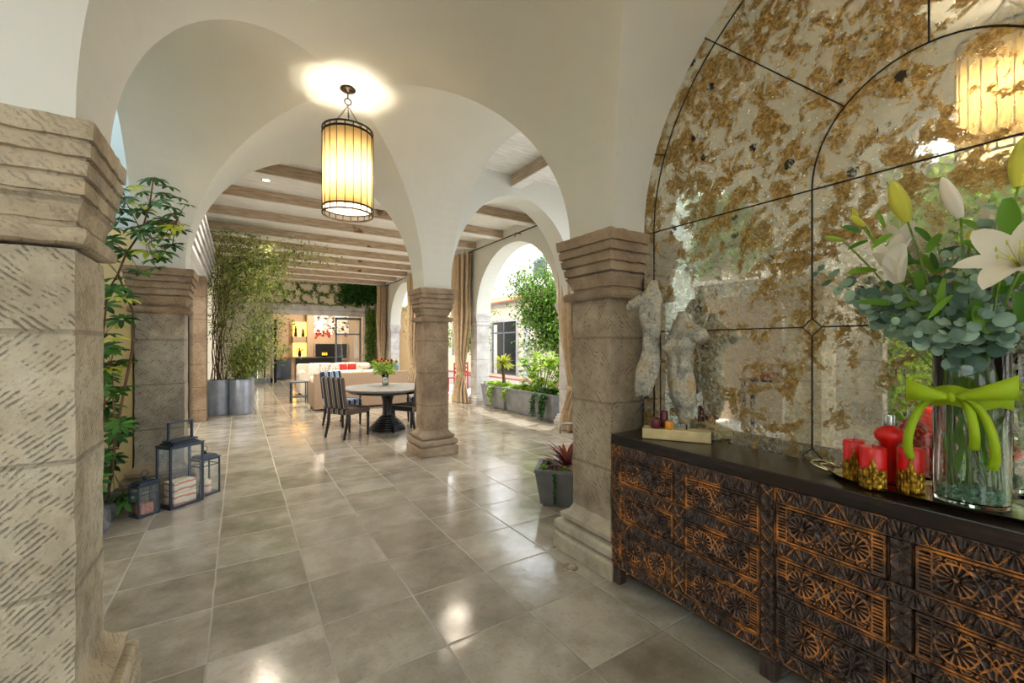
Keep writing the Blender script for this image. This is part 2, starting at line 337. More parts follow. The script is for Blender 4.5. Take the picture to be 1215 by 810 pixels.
    def blade(s, p, d, n, L, W, curl=.3, k=6, tipw=.0, fold=.15):    # longer curved leaf or petal
        d = d.normalized(); sd = d.cross(n).normalized(); n = sd.cross(d); rows = []; q = Vector(p)
        for i in range(k + 1):
            t = i / k; w = W * .5 * (math.sin(PI * min(1, t * .86 + .1)) ** .8 if i < k else tipw + .02)
            a = -curl * t; dd = d * math.cos(a) + n * math.sin(a); nn = n * math.cos(a) - d * math.sin(a)
            rows.append([tuple(q - sd * w + nn * w * fold * 2), tuple(q), tuple(q + sd * w + nn * w * fold * 2)]); q = q + dd * (L / k)
        s.grid(rows)
    def build(s, name, mat, parent=None, smooth=False, bevel=0, loc=None, auto=None):
        me = bpy.data.meshes.new(name); me.from_pydata(s.v, [], s.f); me.update()
        o = bpy.data.objects.new(name, me); COL.objects.link(o)
        me.materials.append(M[mat] if isinstance(mat, str) else mat)
        if smooth:
            me.polygons.foreach_set('use_smooth', [True] * len(me.polygons))
            if auto: me.set_sharp_from_angle(angle=auto)
        if bevel:
            b = o.modifiers.new('bevel', 'BEVEL'); b.width = bevel; b.segments = 2; b.limit_method = 'ANGLE'
        if parent: o.parent = parent
        if loc: o.location = loc
        return o
def solid(o, t, off=0):
    m = o.modifiers.new('solid', 'SOLIDIFY'); m.thickness = t; m.offset = off; return o
def thing(name, label, cat, loc=(0, 0, 0), rz=0, group=None):
    o = bpy.data.objects.new(name, None); COL.objects.link(o); o.location = loc; o.rotation_euler = (0, 0, rz); o.empty_display_size = .1
    return tag(o, label, cat, group)
def tag(o, label, cat, group=None, kind=None):
    o['label'] = label; o['category'] = cat
    if group: o['group'] = group
    if kind: o['kind'] = kind
    return o
def struct(name, mb, mat, **k):
    o = mb.build(name, mat, **k); o['kind'] = 'structure'; return o
def dup(o, loc=None, rz=None, label=None, parent=None):
    c = o.copy(); COL.objects.link(c)
    if parent: c.parent = parent
    for ch in [x for x in bpy.data.objects if x.parent == o]: dup(ch, parent=c)
    if loc is not None: c.location = loc
    if rz is not None: c.rotation_euler = (0, 0, rz)
    if label: c['label'] = label
    return c
def T(x, y, z): return Matrix.Translation((x, y, z))
def RZ(a): return Matrix.Rotation(a, 4, 'Z')
def RX(a): return Matrix.Rotation(a, 4, 'X')
def RY(a): return Matrix.Rotation(a, 4, 'Y')
# ---------------------------------------------------------------- setting
ZS, VH = 2.25, 1.48                 # springing height, rise of the vault
XA0, XA1 = -.46, 2.06               # pier faces across
XC, RA = (XA0 + XA1) / 2, (XA1 - XA0) / 2
BAYS = [(.54, 1.44), (3.91, 1.49), (-2.74, 1.44)]  # centre and half length of the two vaulted bays, then an unseen one added to cut skylight
CZ = 4.05                           # beamed ceiling
CXW = 5.0                           # courtyard wall
FY = 18.7                           # far wall
struct('floor', MB().bb(-.92, 5.4, -2.5, FY + .4, -.15, 0), 'floor')
struct('floor', MB().bb(1.0, 4.6, FY + .4, 26, -.15, 0), 'floor')
struct('floor', MB().bb(5.4, 26, -4, 32, -.2, -.02), 'stone_white')
struct('floor', MB().bb(-6, -.92, -6, 4.3, -.2, -.01), 'stone_wall')
struct('floor', MB().bb(-.92, 5.4, -8, -2.5, -.2, -.01), 'stone_wall')
def vault(yc, hb):
    mb = MB(); n, m = 56, 16
    for side in (-1, 1):            # cells running along Y
        P = []
        for i in range(n + 1):
            th = PI * i / n; x = XC + RA * math.cos(th); z = ZS + VH * math.sin(th); yg = yc + side * hb * abs(math.cos(th)); ye = yc + side * hb
            P.append([(x, yg + (ye - yg) * j / m, z) for j in range(m + 1)])
        mb.grid(P)
        P = []
        for i in range(n + 1):      # cells running along X
            th = PI * i / n; y = yc + hb * math.cos(th); z = ZS + VH * math.sin(th); xg = XC + side * RA * abs(math.cos(th)); xe = XC + side * RA
            P.append([(xg + (xe - xg) * j / m, y, z) for j in range(m + 1)])
        mb.grid(P)
    o = struct('ceiling', mb, 'plaster', smooth=True, auto=math.radians(20)); return o
for b in BAYS: vault(*b)
def arch_wall(name, mat, axis, u0, u1, arches, ztop, w0, w1, zbot=ZS, n=40):
    """wall along axis ('X' or 'Y') from u0 to u1, pierced by arches (a, b, springing, rise), thickness w0..w1"""
    cols = [(u0, zbot)]
    for a, b, s, h in arches:
        if a > cols[-1][0] + 1e-6 : cols.append((a, zbot))
        c, r = (a + b) / 2, (b - a) / 2
        for i in range(n + 1):
            th = PI * (1 - i / n); cols.append((c + r * math.cos(th), s + h * math.sin(th)))
        cols.append((b, zbot))
    if u1 > cols[-1][0] + 1e-6: cols.append((u1, zbot))
    f = (lambda u, w, z: (u, w, z)) if axis == 'X' else (lambda u, w, z: (w, u, z))
    vs = []
    for u, z in cols: vs += [f(u, w0, z), f(u, w1, z), f(u, w0, ztop), f(u, w1, ztop)]
    fs = []
    for i in range(len(cols) - 1):
        a, b = i * 4, i * 4 + 4
        fs += [(a, b, b + 1, a + 1), (a + 2, a + 3, b + 3, b + 2)]
        if abs(cols[i][0] - cols[i + 1][0]) > 1e-7: fs += [(a, a + 2, b + 2, b), (a + 1, b + 1, b + 3, a + 3)]
    e = (len(cols) - 1) * 4; fs += [(0, 1, 3, 2), (e, e + 2, e + 3, e + 1)]
    mb = MB().add(vs, fs); o = struct(name, mb, mat)
    return o
Y0, Y1 = BAYS[0][0] - BAYS[0][1], BAYS[1][0] + BAYS[1][1]      # -0.90 .. 5.40
YB = Y1 + .4
A0 = (BAYS[0][0] - BAYS[0][1], BAYS[0][0] + BAYS[0][1], ZS, VH); A1 = (BAYS[1][0] - BAYS[1][1], BAYS[1][0] + BAYS[1][1], ZS, VH)
A2 = (BAYS[2][0] - BAYS[2][1], BAYS[2][0] + BAYS[2][1], ZS, VH)
arch_wall('wall_right', 'plaster', 'Y', Y0 - .4 - 3.28, YB, [A2, A0, A1], CZ, XA1, XA1 + .4)
arch_wall('wall_left', 'plaster', 'Y', Y0 - .4 - 3.28, YB, [A2, A0, A1], CZ, XA0 - .4, XA0)
for y0, y1, nm in ((Y0 - .4, Y0, 'wall_back'), (Y0 - .4 - 3.28, Y0 - 3.28, 'wall_back'), (A0[1], A1[0], 'wall_middle'), (Y1, YB, 'wall_front')):
    arch_wall(nm, 'plaster', 'X', XA0, XA1, [(XA0, XA1, ZS, VH)], CZ, y0, y1)
struct('ceiling', MB().bb(-1.0, CXW + .4, -4.6, FY + .4, CZ, CZ + .25), 'limewash')
# solid wall behind the mirror niche and the little passage beside it
struct('wall_niche', MB().bb(2.40, 2.62, -1.3, 1.98, 0, CZ), 'plaster')
struct('wall_passage', MB().bb(2.46, CXW + .4, 1.9, 2.1, 0, CZ), 'plaster')
# cross arch from the central pillar to the courtyard wall, and the courtyard arcade
arch_wall('wall_cross', 'plaster', 'X', 2.46, CXW, [(2.46, 4.72, ZS, 1.5)], CZ, Y1 + .02, YB)
CA = [(2.65 + 3.6 * k, 5.85 + 3.6 * k, 2.26, 1.45) for k in range(4)]
arch_wall('wall_courtyard', 'plaster', 'Y', 2.1, FY, CA, CZ, CXW, CXW + .4, zbot=2.26)
struct('wall_courtyard', MB().bb(CXW, CXW + .4, 16.65 + .4, FY, 0, 2.26), 'stone_wall')
struct('ceiling', MB().bb(-2.1, -1.0, -4.6, 2.0, CZ, CZ + .25), 'limewash')  # unseen eave added over the garden to cut skylight on the vault
# beams
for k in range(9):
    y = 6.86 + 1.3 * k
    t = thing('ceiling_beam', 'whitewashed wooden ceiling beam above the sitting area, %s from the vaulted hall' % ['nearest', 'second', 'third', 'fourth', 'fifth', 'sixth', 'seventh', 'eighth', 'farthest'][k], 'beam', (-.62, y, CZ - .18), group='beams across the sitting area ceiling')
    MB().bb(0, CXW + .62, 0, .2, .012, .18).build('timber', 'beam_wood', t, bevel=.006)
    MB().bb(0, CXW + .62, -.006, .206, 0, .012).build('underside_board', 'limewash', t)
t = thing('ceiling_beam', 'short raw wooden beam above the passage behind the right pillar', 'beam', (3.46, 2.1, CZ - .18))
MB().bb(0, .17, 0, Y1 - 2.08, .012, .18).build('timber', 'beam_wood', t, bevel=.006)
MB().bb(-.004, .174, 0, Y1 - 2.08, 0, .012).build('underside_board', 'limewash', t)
for i, (x, y) in enumerate([(.35, 7.62), (.6, 11.5), (3.6, 7.62), (2.2, 10.2), (3.6, 11.5), (.9, 14.1), (3.4, 14.1), (2.2, 16.7)]):  # first pair exists; the rest are unseen lights added to brighten the room
    t = thing('ceiling_downlight', ['recessed ceiling downlight glowing between the two nearest beams', 'recessed ceiling downlight glowing above the tall potted tree', 'added unseen downlight above the dining table near the courtyard curtains', 'added unseen downlight above the back of the taupe sofa', 'added unseen downlight beside the arcade, above the sofas', 'added unseen downlight left of the cream sofa', 'added unseen downlight above the grey blue armchair', 'added unseen downlight nearest the far wall'][i], 'ceiling light', (x, y, CZ))
    MB().lathe([(.05, -.012), (.065, -.012), (.065, 0), (.05, 0)], 20, closed=True, cap=False).build('ring', 'chrome', t)
    MB().lathe([(.001, -.006), (.05, -.006)], 20, cap=False).build('bulb', 'glow_spot', t)
    lamp('downlight', (x, y, CZ - .03), 120, (1, .88, .7), .04, 'SPOT', (0, 0, 0), 2.2)
# left wall of the sitting area with its stone portal
XL = -.62
struct('wall_left', MB().bb(XL - .3, XL, YB, 6.3, 0, CZ), 'plaster')
struct('wall_left', MB().bb(XL - .3, XL, 6.3, 10.2, 2.8, CZ), 'plaster')
struct('wall_left', MB().bb(XL - .3, XL, 10.2, FY, 0, CZ), 'plaster')
struct('wall_garden', MB().bb(-1.05, -.87, YB - .36, YB, 0, 2.6), 'plaster_yellow'); struct('wall_garden', MB().bb(-1.05, -.87, YB - .36, YB, 2.6, 4.6), 'plaster_blue')
def mouldstack(mb, x0, y0, y1, z0, z1, n, out, sx=1):
    h = (z1 - z0) / n
    for k in range(n):
        o = out * (.3 + .7 * (k + 1) / n); mb.bb(min(x0, x0 + sx * o), max(x0, x0 + sx * o), y0 - (o * .0), y1 + o * .0, z0 + k * h, z0 + k * h + h * .72)
        o2 = o * .8; mb.bb(min(x0, x0 + sx * o2), max(x0, x0 + sx * o2), y0, y1, z0 + k * h + h * .72, z0 + (k + 1) * h)
t = thing('stone_doorway', 'tall stone doorway with stepped cornice in the left wall behind the lanterns', 'doorway', (0, 0, 0))
mb = MB(); mouldstack(mb, XL + .001, 6.0, 12.2, 2.8, 3.45, 6, .2); mb.build('cornice', 'stone_white', t)
mb = MB().bb(-1.02, -.54, 10.16, 10.55, 0, 2.8); mb.build('jamb', 'stone_brown', t, bevel=.012)
mb = MB().bb(XL, -.54, 6.0, 6.3, 0, 2.8); mb.build('jamb', 'stone_brown', t, bevel=.012)
mb = MB()
for y in (6.34, 7.6, 8.9, 10.12): mb.bb(-.86, -.8, y - .03, y + .03, 0, 2.78)
mb.bb(-.86, -.8, 6.34, 10.15, 2.72, 2.78).bb(-.86, -.8, 6.34, 10.15, 0, .1); mb.build('door_frame', 'black_metal', t)
MB().bb(-.835, -.825, 6.34, 10.15, .1, 2.72).build('door_glass', 'pane', t)
struct('wall_study', MB().bb(-3.2, -3.0, 5.6, 11, -.05, 3), 'plaster_taupe')
struct('floor', MB().bb(-3.2, -.92, YB, 11, -.15, 0), 'floor')
lamp('study_fill', (-2.2, 8.2, 2.2), 40, (1, .85, .7), .15)  # unseen light added to lift the black interior behind the glass
# far wall: stone around two openings, cream plaster above
struct('wall_far', MB().bb(XL - .3, .36, FY, FY + .4, 0, 3.05), 'stone_wall')
struct('wall_far', MB().bb(.36, 1.08, FY, FY + .4, 2.2, 3.05), 'stone_wall')
struct('wall_far', MB().bb(4.5, CXW + .4, FY, FY + .4, 0, 3.05), 'stone_wall')
struct('wall_far', MB().bb(XL - .3, CXW + .4, FY, FY + .4, 3.05, CZ), 'plaster_cream')
struct('trim_1', MB().bb(1.08, 4.5, FY - .05, FY + .4, 2.68, 3.05), 'stone_white')
struct('wall_far', MB().bb(.2, .9, FY + 1.4, FY + 1.5, 0, 3), 'dark_glass')
# room beyond
struct('wall_lounge', MB().bb(.4, 2.75, 23, 23.2, 0, 3.2), 'plaster_taupe'); struct('wall_lounge', MB().bb(2.75, 7.5, 22.6, 23.2, 0, 3.2), 'plaster_taupe')
struct('wall_lounge', MB().bb(.6, .8, FY + .4, 23, 0, 3.2), 'plaster_cream'); struct('wall_lounge', MB().bb(7.3, 7.5, FY + .4, 23, 0, 3.2), 'plaster_cream')
struct('floor', MB().bb(4.6, 7.5, FY + .4, 26, -.15, 0), 'floor')
struct('ceiling', MB().bb(.4, 7.5, FY + .4, 23.2, 3.2, 3.3), 'plaster_cream')
lamp("lounge_fill", (3.2, 20.8, 3.0), 120, (1, .8, .6), .3)  # bare point light added inside the lounge, no lamp fixture stands here
# walled garden at the left
struct('wall_garden', MB().bb(-1.95, -1.8, 4.30, 5.44, 0, 5.2), 'plaster_blue')
struct('wall_garden', MB().bb(-1.95, -1.05, YB - .36, YB - .2, 0, 2.6), 'plaster_yellow'); struct('wall_garden', MB().bb(-1.95, -1.05, YB - .36, YB - .2, 2.6, 5.2), 'plaster_blue')
struct('wall_garden', MB().bb(-1.95, -1.8, 1.9, 3.0, 0, 3.9), 'stone_wall'); struct('wall_garden', MB().bb(-1.95, -1.8, 3.0, 4.3, 2.24, 3.9), 'stone_wall')
struct('wall_garden', MB().bb(-4.2, -4.0, -5, 2.2, 0, 4.2), 'rock_wall'); struct('wall_garden', MB().bb(-4.0, -1.95, 2.0, 2.2, 0, 4.2), 'rock_wall')
struct('wall_study', MB().bb(-3.6, -3.5, 2.4, 5.4, 0, 3), 'plaster_taupe'); struct('floor', MB().bb(-3.6, -1.8, 2.2, 5.4, -.1, .0), 'stone_white')
struct('wall_patio', MB().bb(-4.2, 5.4, -8.2, -8, 0, 2.2), 'rock_wall')
struct('ceiling', MB().bb(-3.6, -1.8, 2.2, 5.4, 3.0, 3.1), 'plaster_cream')
t = thing('stone_doorway', 'small doorway with stone cornice in the garden wall, seen in the mirror', 'doorway')
mb = MB(); mouldstack(mb, -1.8, 2.8, 4.35, 2.24, 2.52, 4, .14); mb.build('cornice', 'stone_white', t)
MB().bb(-1.8, -1.76, 2.82, 3.0, 0, 2.24).build('jamb', 'stone_white', t); MB().bb(-1.8, -1.76, 4.2, 4.3, 0, 2.24).build('jamb', 'stone_white', t)
# ---------------------------------------------------------------- stone pillars
CAP = [(1.80, -.004), (1.801, .02), (1.808, .044), (1.826, .052), (1.846, .052), (1.862, .042), (1.868, .012), (1.872, -.004), (1.888, -.004), (1.892, .006), (1.915, .010), (1.94, .020), (1.962, .036), (1.972, .040), (1.974, .026), (1.984, .026), (1.986, .044), (2.036, .048), (2.038, .036), (2.048, .036), (2.052, .058), (2.102, .064), (2.104, .050), (2.114, .050), (2.118, .072), (2.164, .076), (2.166, .064), (2.176, .064), (2.178, .084), (2.246, .088), (2.25, .07)]
BAS = [(0, .088), (.004, .102), (.10, .104), (.116, .094), (.12, .068), (.13, .068), (.134, .086), (.15, .098), (.19, .098), (.208, .086), (.212, .044), (.224, .044), (.228, .062), (.262, .066), (.272, .048), (.29, .022), (.315, .006), (.335, -.003)]
rnd = random.Random(4)
def rough_up(o, amp, f=9):
    me = o.data
    for v in me.vertices:
        p = v.co; q = Vector((mnoise.noise(p * f), mnoise.noise(p * f + Vector((9, 3, 1))), mnoise.noise(p * f + Vector((1, 7, 5))))); v.co = p + q * amp
def pillar(name, label, cx, cy, half, smat, cmat, group=None, capz=0, fine=8, lower=None, cs=1, ch=1):
    t = thing(name, label, 'pillar', (0, 0, 0), group=group)
    n = fine; zs = [.3 + i * (1.52) / 36 for i in range(37)]
    mb = MB().square((cx, cy), half, [(z, 0) for z in zs], n=n); o = mb.build('shaft', smat, t); rough_up(o, .006, 7)
    mb = MB().square((cx, cy), half, [(2.25 - (2.25 - z) * ch, f * cs) for z, f in CAP], n=n * 3); o = mb.build('capital', cmat, t); rough_up(o, .005, 16)
    mb = MB().square((cx, cy), half, BAS, n=n * 2); o = mb.build('base', cmat if not lower else lower, t); rough_up(o, .004, 12)
    return t
pillar('stone_pillar', 'pale chiselled stone pillar at the left edge, closest to the viewer', -.65, 2.20, .18, 'stone_pale', 'stone_palecap', fine=14, cs=.68, ch=.93)
pillar('stone_pillar', 'square stone pillar beside the carved sideboard and mirror', 2.26, 2.21, .19, 'stone_right', 'stone_cap', fine=14, lower='stone_plain')
pillar('stone_pillar', 'freestanding brown stone pillar in front of the round dining table', 2.265, 5.605, .17, 'stone_brown', 'stone_cap')
pillar('stone_pillar', 'grey chiselled stone pillar behind the black lanterns', -.66, 5.60, .19, 'stone_grey', 'stone_cap')
pillar('stone_pillar', 'stone pillar behind the viewer on the garden side, seen in the mirror', -.65, -1.1, .18, 'stone_pale', 'stone_cap')
pillar('stone_pillar', 'stone pillar behind the viewer on the mirror side', 2.26, -1.1, .18, 'stone_pale', 'stone_cap')
pillar('stone_pillar', 'stone pillar of the added unseen back bay, garden side', -.65, -4.38, .18, 'stone_pale', 'stone_cap')
pillar('stone_pillar', 'stone pillar of the added unseen back bay, mirror side', 2.26, -4.38, .18, 'stone_pale', 'stone_cap')
names = ['plain grey pillar of the courtyard arcade, hidden behind the right stone pillar', 'pale grey arcade pillar beside the knotted curtain and zinc planters', 'pale grey arcade pillar just left of the brown central pillar', 'pale grey arcade pillar nearest the far wall with ivy']
for k in range(4):
    y0 = 5.85 + 3.6 * k; t = thing('arcade_pillar', names[k], 'pillar', (0, 0, 0), group='pillars of the courtyard arcade')
    c = (CXW + .2, y0 + .2)
    MB().square(c, .17, [(.2, 0), (2.0, 0)]).build('shaft', 'stone_white', t)
    MB().square(c, .17, [(1.96, .0), (1.97, .03), (2.0, .03), (2.02, .005), (2.06, .01), (2.08, .03), (2.13, .035), (2.14, .045), (2.19, .05), (2.2, .06), (2.26, .06)]).build('capital', 'stone_white', t)
    MB().square(c, .17, [(0, .07), (.09, .07), (.1, .05), (.15, .05), (.16, .03), (.2, .03), (.22, 0)]).build('base', 'stone_white', t)
# floor drain
t = thing('floor_drain', 'small round metal floor drain in front of the right pillar base', 'drain', (1.87, 2.19, 0))
MB().lathe([(.03, 0), (.048, 0), (.05, .004), (.044, .007), (.034, .007), (.03, .003)], 28, closed=True, cap=False).build('ring', 'silver', t, smooth=True)
MB().lathe([(.001, .003), (.03, .003)], 24, cap=False).build('plug', 'stone_grey', t)
# ---------------------------------------------------------------- antique mirror
MX = 2.35
mc, mh = BAYS[0]
def z_arch(y, off=0):
    r = max(0, 1 - ((y - mc) / (mh - off)) ** 2); return ZS + (VH - off) * math.sqrt(r)
t = thing('arched_mirror', 'huge arched antique mirror with gold brown blotches and dark lead lines behind the sideboard', 'mirror')
ys = [mc + (mh - .0) * math.cos(PI * i / 60) for i in range(61)]
mb = MB(); P = []
for i in range(61):
    y = ys[i]; zt = z_arch(y); P.append([(MX, y, .5), (MX, y, 1.4), (MX, y, 2.2), (MX, y, zt)])
mb.grid(P); g_ = mb.build('mirror_glass', 'mirror', t); solid(g_, .01, 1)
struct('trim_2', MB().bb(MX + .012, 2.40, Y0, A0[1], .0, 2.25), 'lead')
arch_pts = lambda rx, rz, n=48, cy=mc, z0=ZS, a0=0, a1=PI: [(MX - .003, cy + rx * math.cos(a0 + (a1 - a0) * i / n), z0 + rz * math.sin(a0 + (a1 - a0) * i / n)) for i in range(n + 1)]
def strip(pts, r=.0035): MB().tube(pts, r, 6).build('lead_line', 'lead', t)
q = mc + mh
strip([(MX - .003, q - .085, .94), (MX - .003, q - .085, ZS)]); strip(arch_pts(mh - .085, VH - .10, 60))
strip([(MX - .003, Y0, ZS), (MX - .003, q, ZS)])
strip([(MX - .003, Y0, 1.582), (MX - .003, .995 - .08, 1.582)]); strip([(MX - .003, 1.0, 1.582), (MX - .003, q - .085, 1.582)])
IY = .957
for y in (IY, 2 * mc - IY):
    strip([(MX - .003, y, .985), (MX - .003, y, 1.582 - .042)]); strip([(MX - .003, y, 1.582 + .042), (MX - .003, y, ZS)])
    for z in (1.582, .95):
        strip([(MX - .003, y, z + .042), (MX - .003, y + .042, z), (MX - .003, y, z - .042), (MX - .003, y - .042, z), (MX - .003, y, z + .042)], .003)
ir = IY - mc
strip(arch_pts(ir, .47, 30)); strip([(MX - .003, mc, ZS + .47), (MX - .003, mc, ZS + VH - .1)])
for sg in (1, -1):
    strip([(MX - .003, mc + sg * ir * math.cos(.82), ZS + .47 * math.sin(.82)), (MX - .003, mc + sg * mh * math.cos(.82) , ZS + VH * math.sin(.82))])
    strip([(MX - .003, mc + sg * (mh - .085) * math.cos(.36), ZS + (VH - .1) * math.sin(.36)), (MX - .003, mc + sg * mh * math.cos(.36), ZS + VH * math.sin(.36))])
# ---------------------------------------------------------------- carved sideboard
SX, SY1, SY0 = 2.0, 1.925, .05
t = thing('sideboard', 'long dark wooden sideboard with densely carved rosette drawers under the antique mirror', 'sideboard', (SX, 0, 0))
MB().bb(-.022, .345, SY0 - .02, SY1 + .005, .872, .935).build('worktop', 'dark_top', t, bevel=.006)
MB().bb(.02, .34, SY0 + .005, SY1 - .01, .10, .872).build('carcass', 'dark_top', t)
def relief(name, y1, y0, z0, z1, fn, depth, parent, res=.0032, x0=0.0, base=0.0):
    W, H = y1 - y0, z1 - z0; nu, nv = max(4, int(W / res)), max(4, int(H / res))
    U, V = np.meshgrid(np.linspace(0, W, nu + 1), np.linspace(0, H, nv + 1), indexing='ij')
    h = np.clip(fn(U, V, W, H), 0, 1)
    co = np.empty((nu + 1, nv + 1, 3)); co[..., 0] = x0 - base - h * depth; co[..., 1] = y1 - U; co[..., 2] = z0 + V
    co[0, :, 0] = co[-1, :, 0] = co[:, 0, 0] = co[:, -1, 0] = x0 + .02
    idx = np.arange((nu + 1) * (nv + 1)).reshape(nu + 1, nv + 1)
    f = np.stack([idx[:-1, :-1], idx[1:, :-1], idx[1:, 1:], idx[:-1, 1:]], -1).reshape(-1, 4)[:, ::-1]
    me = bpy.data.meshes.new(name); me.from_pydata(co.reshape(-1, 3).tolist(), [], f.tolist()); me.update()
    a = me.attributes.new('ridge', 'FLOAT', 'POINT'); a.data.foreach_set('value', h.reshape(-1).astype(np.float32))
    me.materials.append(M['carved']); o = bpy.data.objects.new(name, me); COL.objects.link(o); o.parent = parent; return o
def tri(x): return np.abs((x % 1) - .5) * 2
def rim(U, V, W, H, w=.006):
    e = np.minimum(np.minimum(U, W - U), np.minimum(V, H - V)); return (e < w) * 1.0, e
def h_fan(U, V, W, H):
    n = max(1, round(W / .078)); p = W / n; m = .007; k = np.floor(U / p); u = (U / p - k) - .5
    v = np.clip((V - m) / (H - 2 * m), 0, 1); t1 = u / (v + 1e-3); w_ = np.where(u > 0, u - .5, u + .5); t2 = w_ / (1 - v + 1e-3)
    first = np.abs(t1) <= .5; t_ = np.where(first, t1, t2); rr = np.where(first, v, 1 - v)
    g = np.abs(np.sin(PI * 4 * (t_ + .5))); h = .05 + .85 * g ** .7 * np.clip(rr * 2.4, .15, 1) * (1 - .25 * rr)
    h = np.where(np.abs(np.abs(t_) - .5) * rr < .035, 1.0, h)
    return np.where((V < m) | (V > H - m), .9, h)
def rosette(U, V, cu, cv, R, n=14):
    du, dv = U - cu, V - cv; r = np.hypot(du, dv) / R; a = np.arctan2(dv, du)
    pet = np.abs(np.cos(a * n / 2)); w = np.clip(r * 1.25, .0, 1)
    h = np.where(pet > .38, .25 + .7 * (pet - .38) / .62 * np.clip(r * 3, 0, 1), .05); h = np.where(r < .14, .9, h); h = np.where(r > .88, 1.0, h)
    return np.where(r < 1, h, -1)
def h_panel(U, V, W, H):
    h = np.full(U.shape, .12); r0, e = rim(U, V, W, H, .007); h = np.where((e > .010) & (e < .013), .8, h)
    b = .012; sw = .028                       # ladders of slats at both ends
    for s_ in (0, 1):
        x = U if s_ == 0 else W - U; ins = (x > b) & (x < b + sw) & (e > b)
        h = np.where(ins, .1 + .8 * (tri(V / .0135) > .4), h)
        h = np.where((x > b + sw) & (x < b + sw + .005) & (e > b), .95, h)
    bt = .022                                  # rows of long beads above and below
    for s_ in (0, 1):
        y = V if s_ == 0 else H - V; ins = (y > b) & (y < b + bt) & (U > b + sw + .005) & (U < W - b - sw - .005)
        uu = ((U) / .036) % 1 - .5; yy = (y - b - bt / 2) / (bt / 2); rr = np.hypot(uu * 2.1, yy * 1.15)
        h = np.where(ins, np.where(rr < .62, .35 + .5 * (1 - rr), np.where(rr < .95, 1.0, .05)), h)
        h = np.where((y > b + bt) & (y < b + bt + .004) & (e > b), .9, h)
    iu0, iv0 = b + sw + .005, b + bt + .004; ins = (U > iu0) & (U < W - iu0) & (V > iv0 - .012) & (V < H - iv0 + .012)
    R = (H - 2 * iv0) / 2 + .012; c1, c2 = iu0 + R + .002, W - iu0 - R - .002
    mid = (U > c1 + R) & (U < c2 - R) & (V > iv0) & (V < H - iv0)
    u = (U - W / 2) / ((c2 - c1) / 2 - R); v = (V - H / 2) / (H / 2 - iv0)
    tr = np.abs(np.abs(u) - np.abs(v)); mm = .15 + .8 * np.clip(1 - tri(np.abs(u) * 1.5 + np.abs(v)) * 1.2, 0, 1); mm = np.where(tr < .12, 1, mm)
    di = np.abs(u) * 1.6 + np.abs(v - .3); mm = np.where(di < .42, .35 + (di > .26) * .65, mm); mm = np.where((np.abs(u) < .12) & (v < -.1), .9, mm)
    h = np.where(mid, mm, h)
    # spandrel leaves around the rosettes
    for c in (c1, c2):
        near = ins & (np.abs(U - c) < R) & (np.hypot(U - c, V - H / 2) > R)
        h = np.where(near & (V > iv0) & (V < H - iv0), .25 + .6 * tri((U + V) / .02), h)
        rr = rosette(U, V, c, H / 2, R); h = np.where((rr >= 0) & (V > iv0 - .01) & (V < H - iv0 + .01), rr, h)
    h = np.where(e < .010, np.where(e < .002, .5, 1.0), h); return h
def h_cross(U, V, W, H):
    m = .006; n = max(1, round((H) / (W))); p = H / n; k = np.floor(V / p); v = (V / p - k - .5) * 2; u = (U / W - .5) * 2
    a, b = np.abs(u), np.abs(v); d = np.abs(a - b); h = .2 + .7 * np.clip(1 - d * 1.6, 0, 1) * np.clip(.2 + np.maximum(a, b), 0, 1)
    h = np.where(d < .09, 1.0, h); h = np.where((d > .45) & (np.minimum(a, b) < .12), .75, h)
    e = np.minimum(U, W - U); h = np.where(e < .005, 1.0, h); h = np.where((e > .005) & (e < .009), .05, h); h = np.where(b > .95, .5, h); return h
LEG = [(SY1, SY1 - .062), (1.022, .952), (SY0 + .062, SY0)]
for y1, y0 in LEG:
    o = relief('carved_stile', y1, y0, .11, .872, h_cross, .014, t, base=.004)
    mb = MB().prism([(-.016, y0), (.05, y0), (.05, y1), (-.016, y1)], 0.0, .11); mb.build('leg', 'carved', t, bevel=.008)
for yy in (SY1 - .062, SY0): MB().bb(.27, .335, yy, yy + .062, 0, .11).build('leg', 'dark_top', t, bevel=.006)
for ya, yb in ((SY1 - .062, 1.022), (.952, SY0 + .062)):
    for z0, z1 in ((.80, .872), (.57, .640), (.343, .410), (.106, .171)): relief('carved_band', ya, yb, z0, z1, h_fan, .014, t)
    W = ya - yb; m = (W - .076) / 2
    for z0, z1 in ((.64, .80), (.41, .57), (.171, .343)):
        relief('carved_drawer', ya, ya - m, z0, z1, h_panel, .013, t); relief('carved_drawer', yb + m, yb, z0, z1, h_panel, .013, t)
        relief('carved_divider', ya - m, yb + m, z0, z1, h_cross, .012, t)
relief('carved_band', SY1 - .002, SY1 - .004, .11, .87, h_cross, .001, t) if False else None
# ---------------------------------------------------------------- torso sculpture on its slab
ang = math.atan2(-.83, .56)
base = Vector((2.03, 1.725, .936)); uu = Vector((.56, -.83, 0)).normalized(); vv = Vector((uu.y * -1, uu.x, 0)); vv = Vector((.83, .56, 0)).normalized()
L = .375
t = thing('torso_sculpture', 'pair of mottled metallic female torsos on thin rods above a travertine slab', 'sculpture', base, math.atan2(uu.y, uu.x))
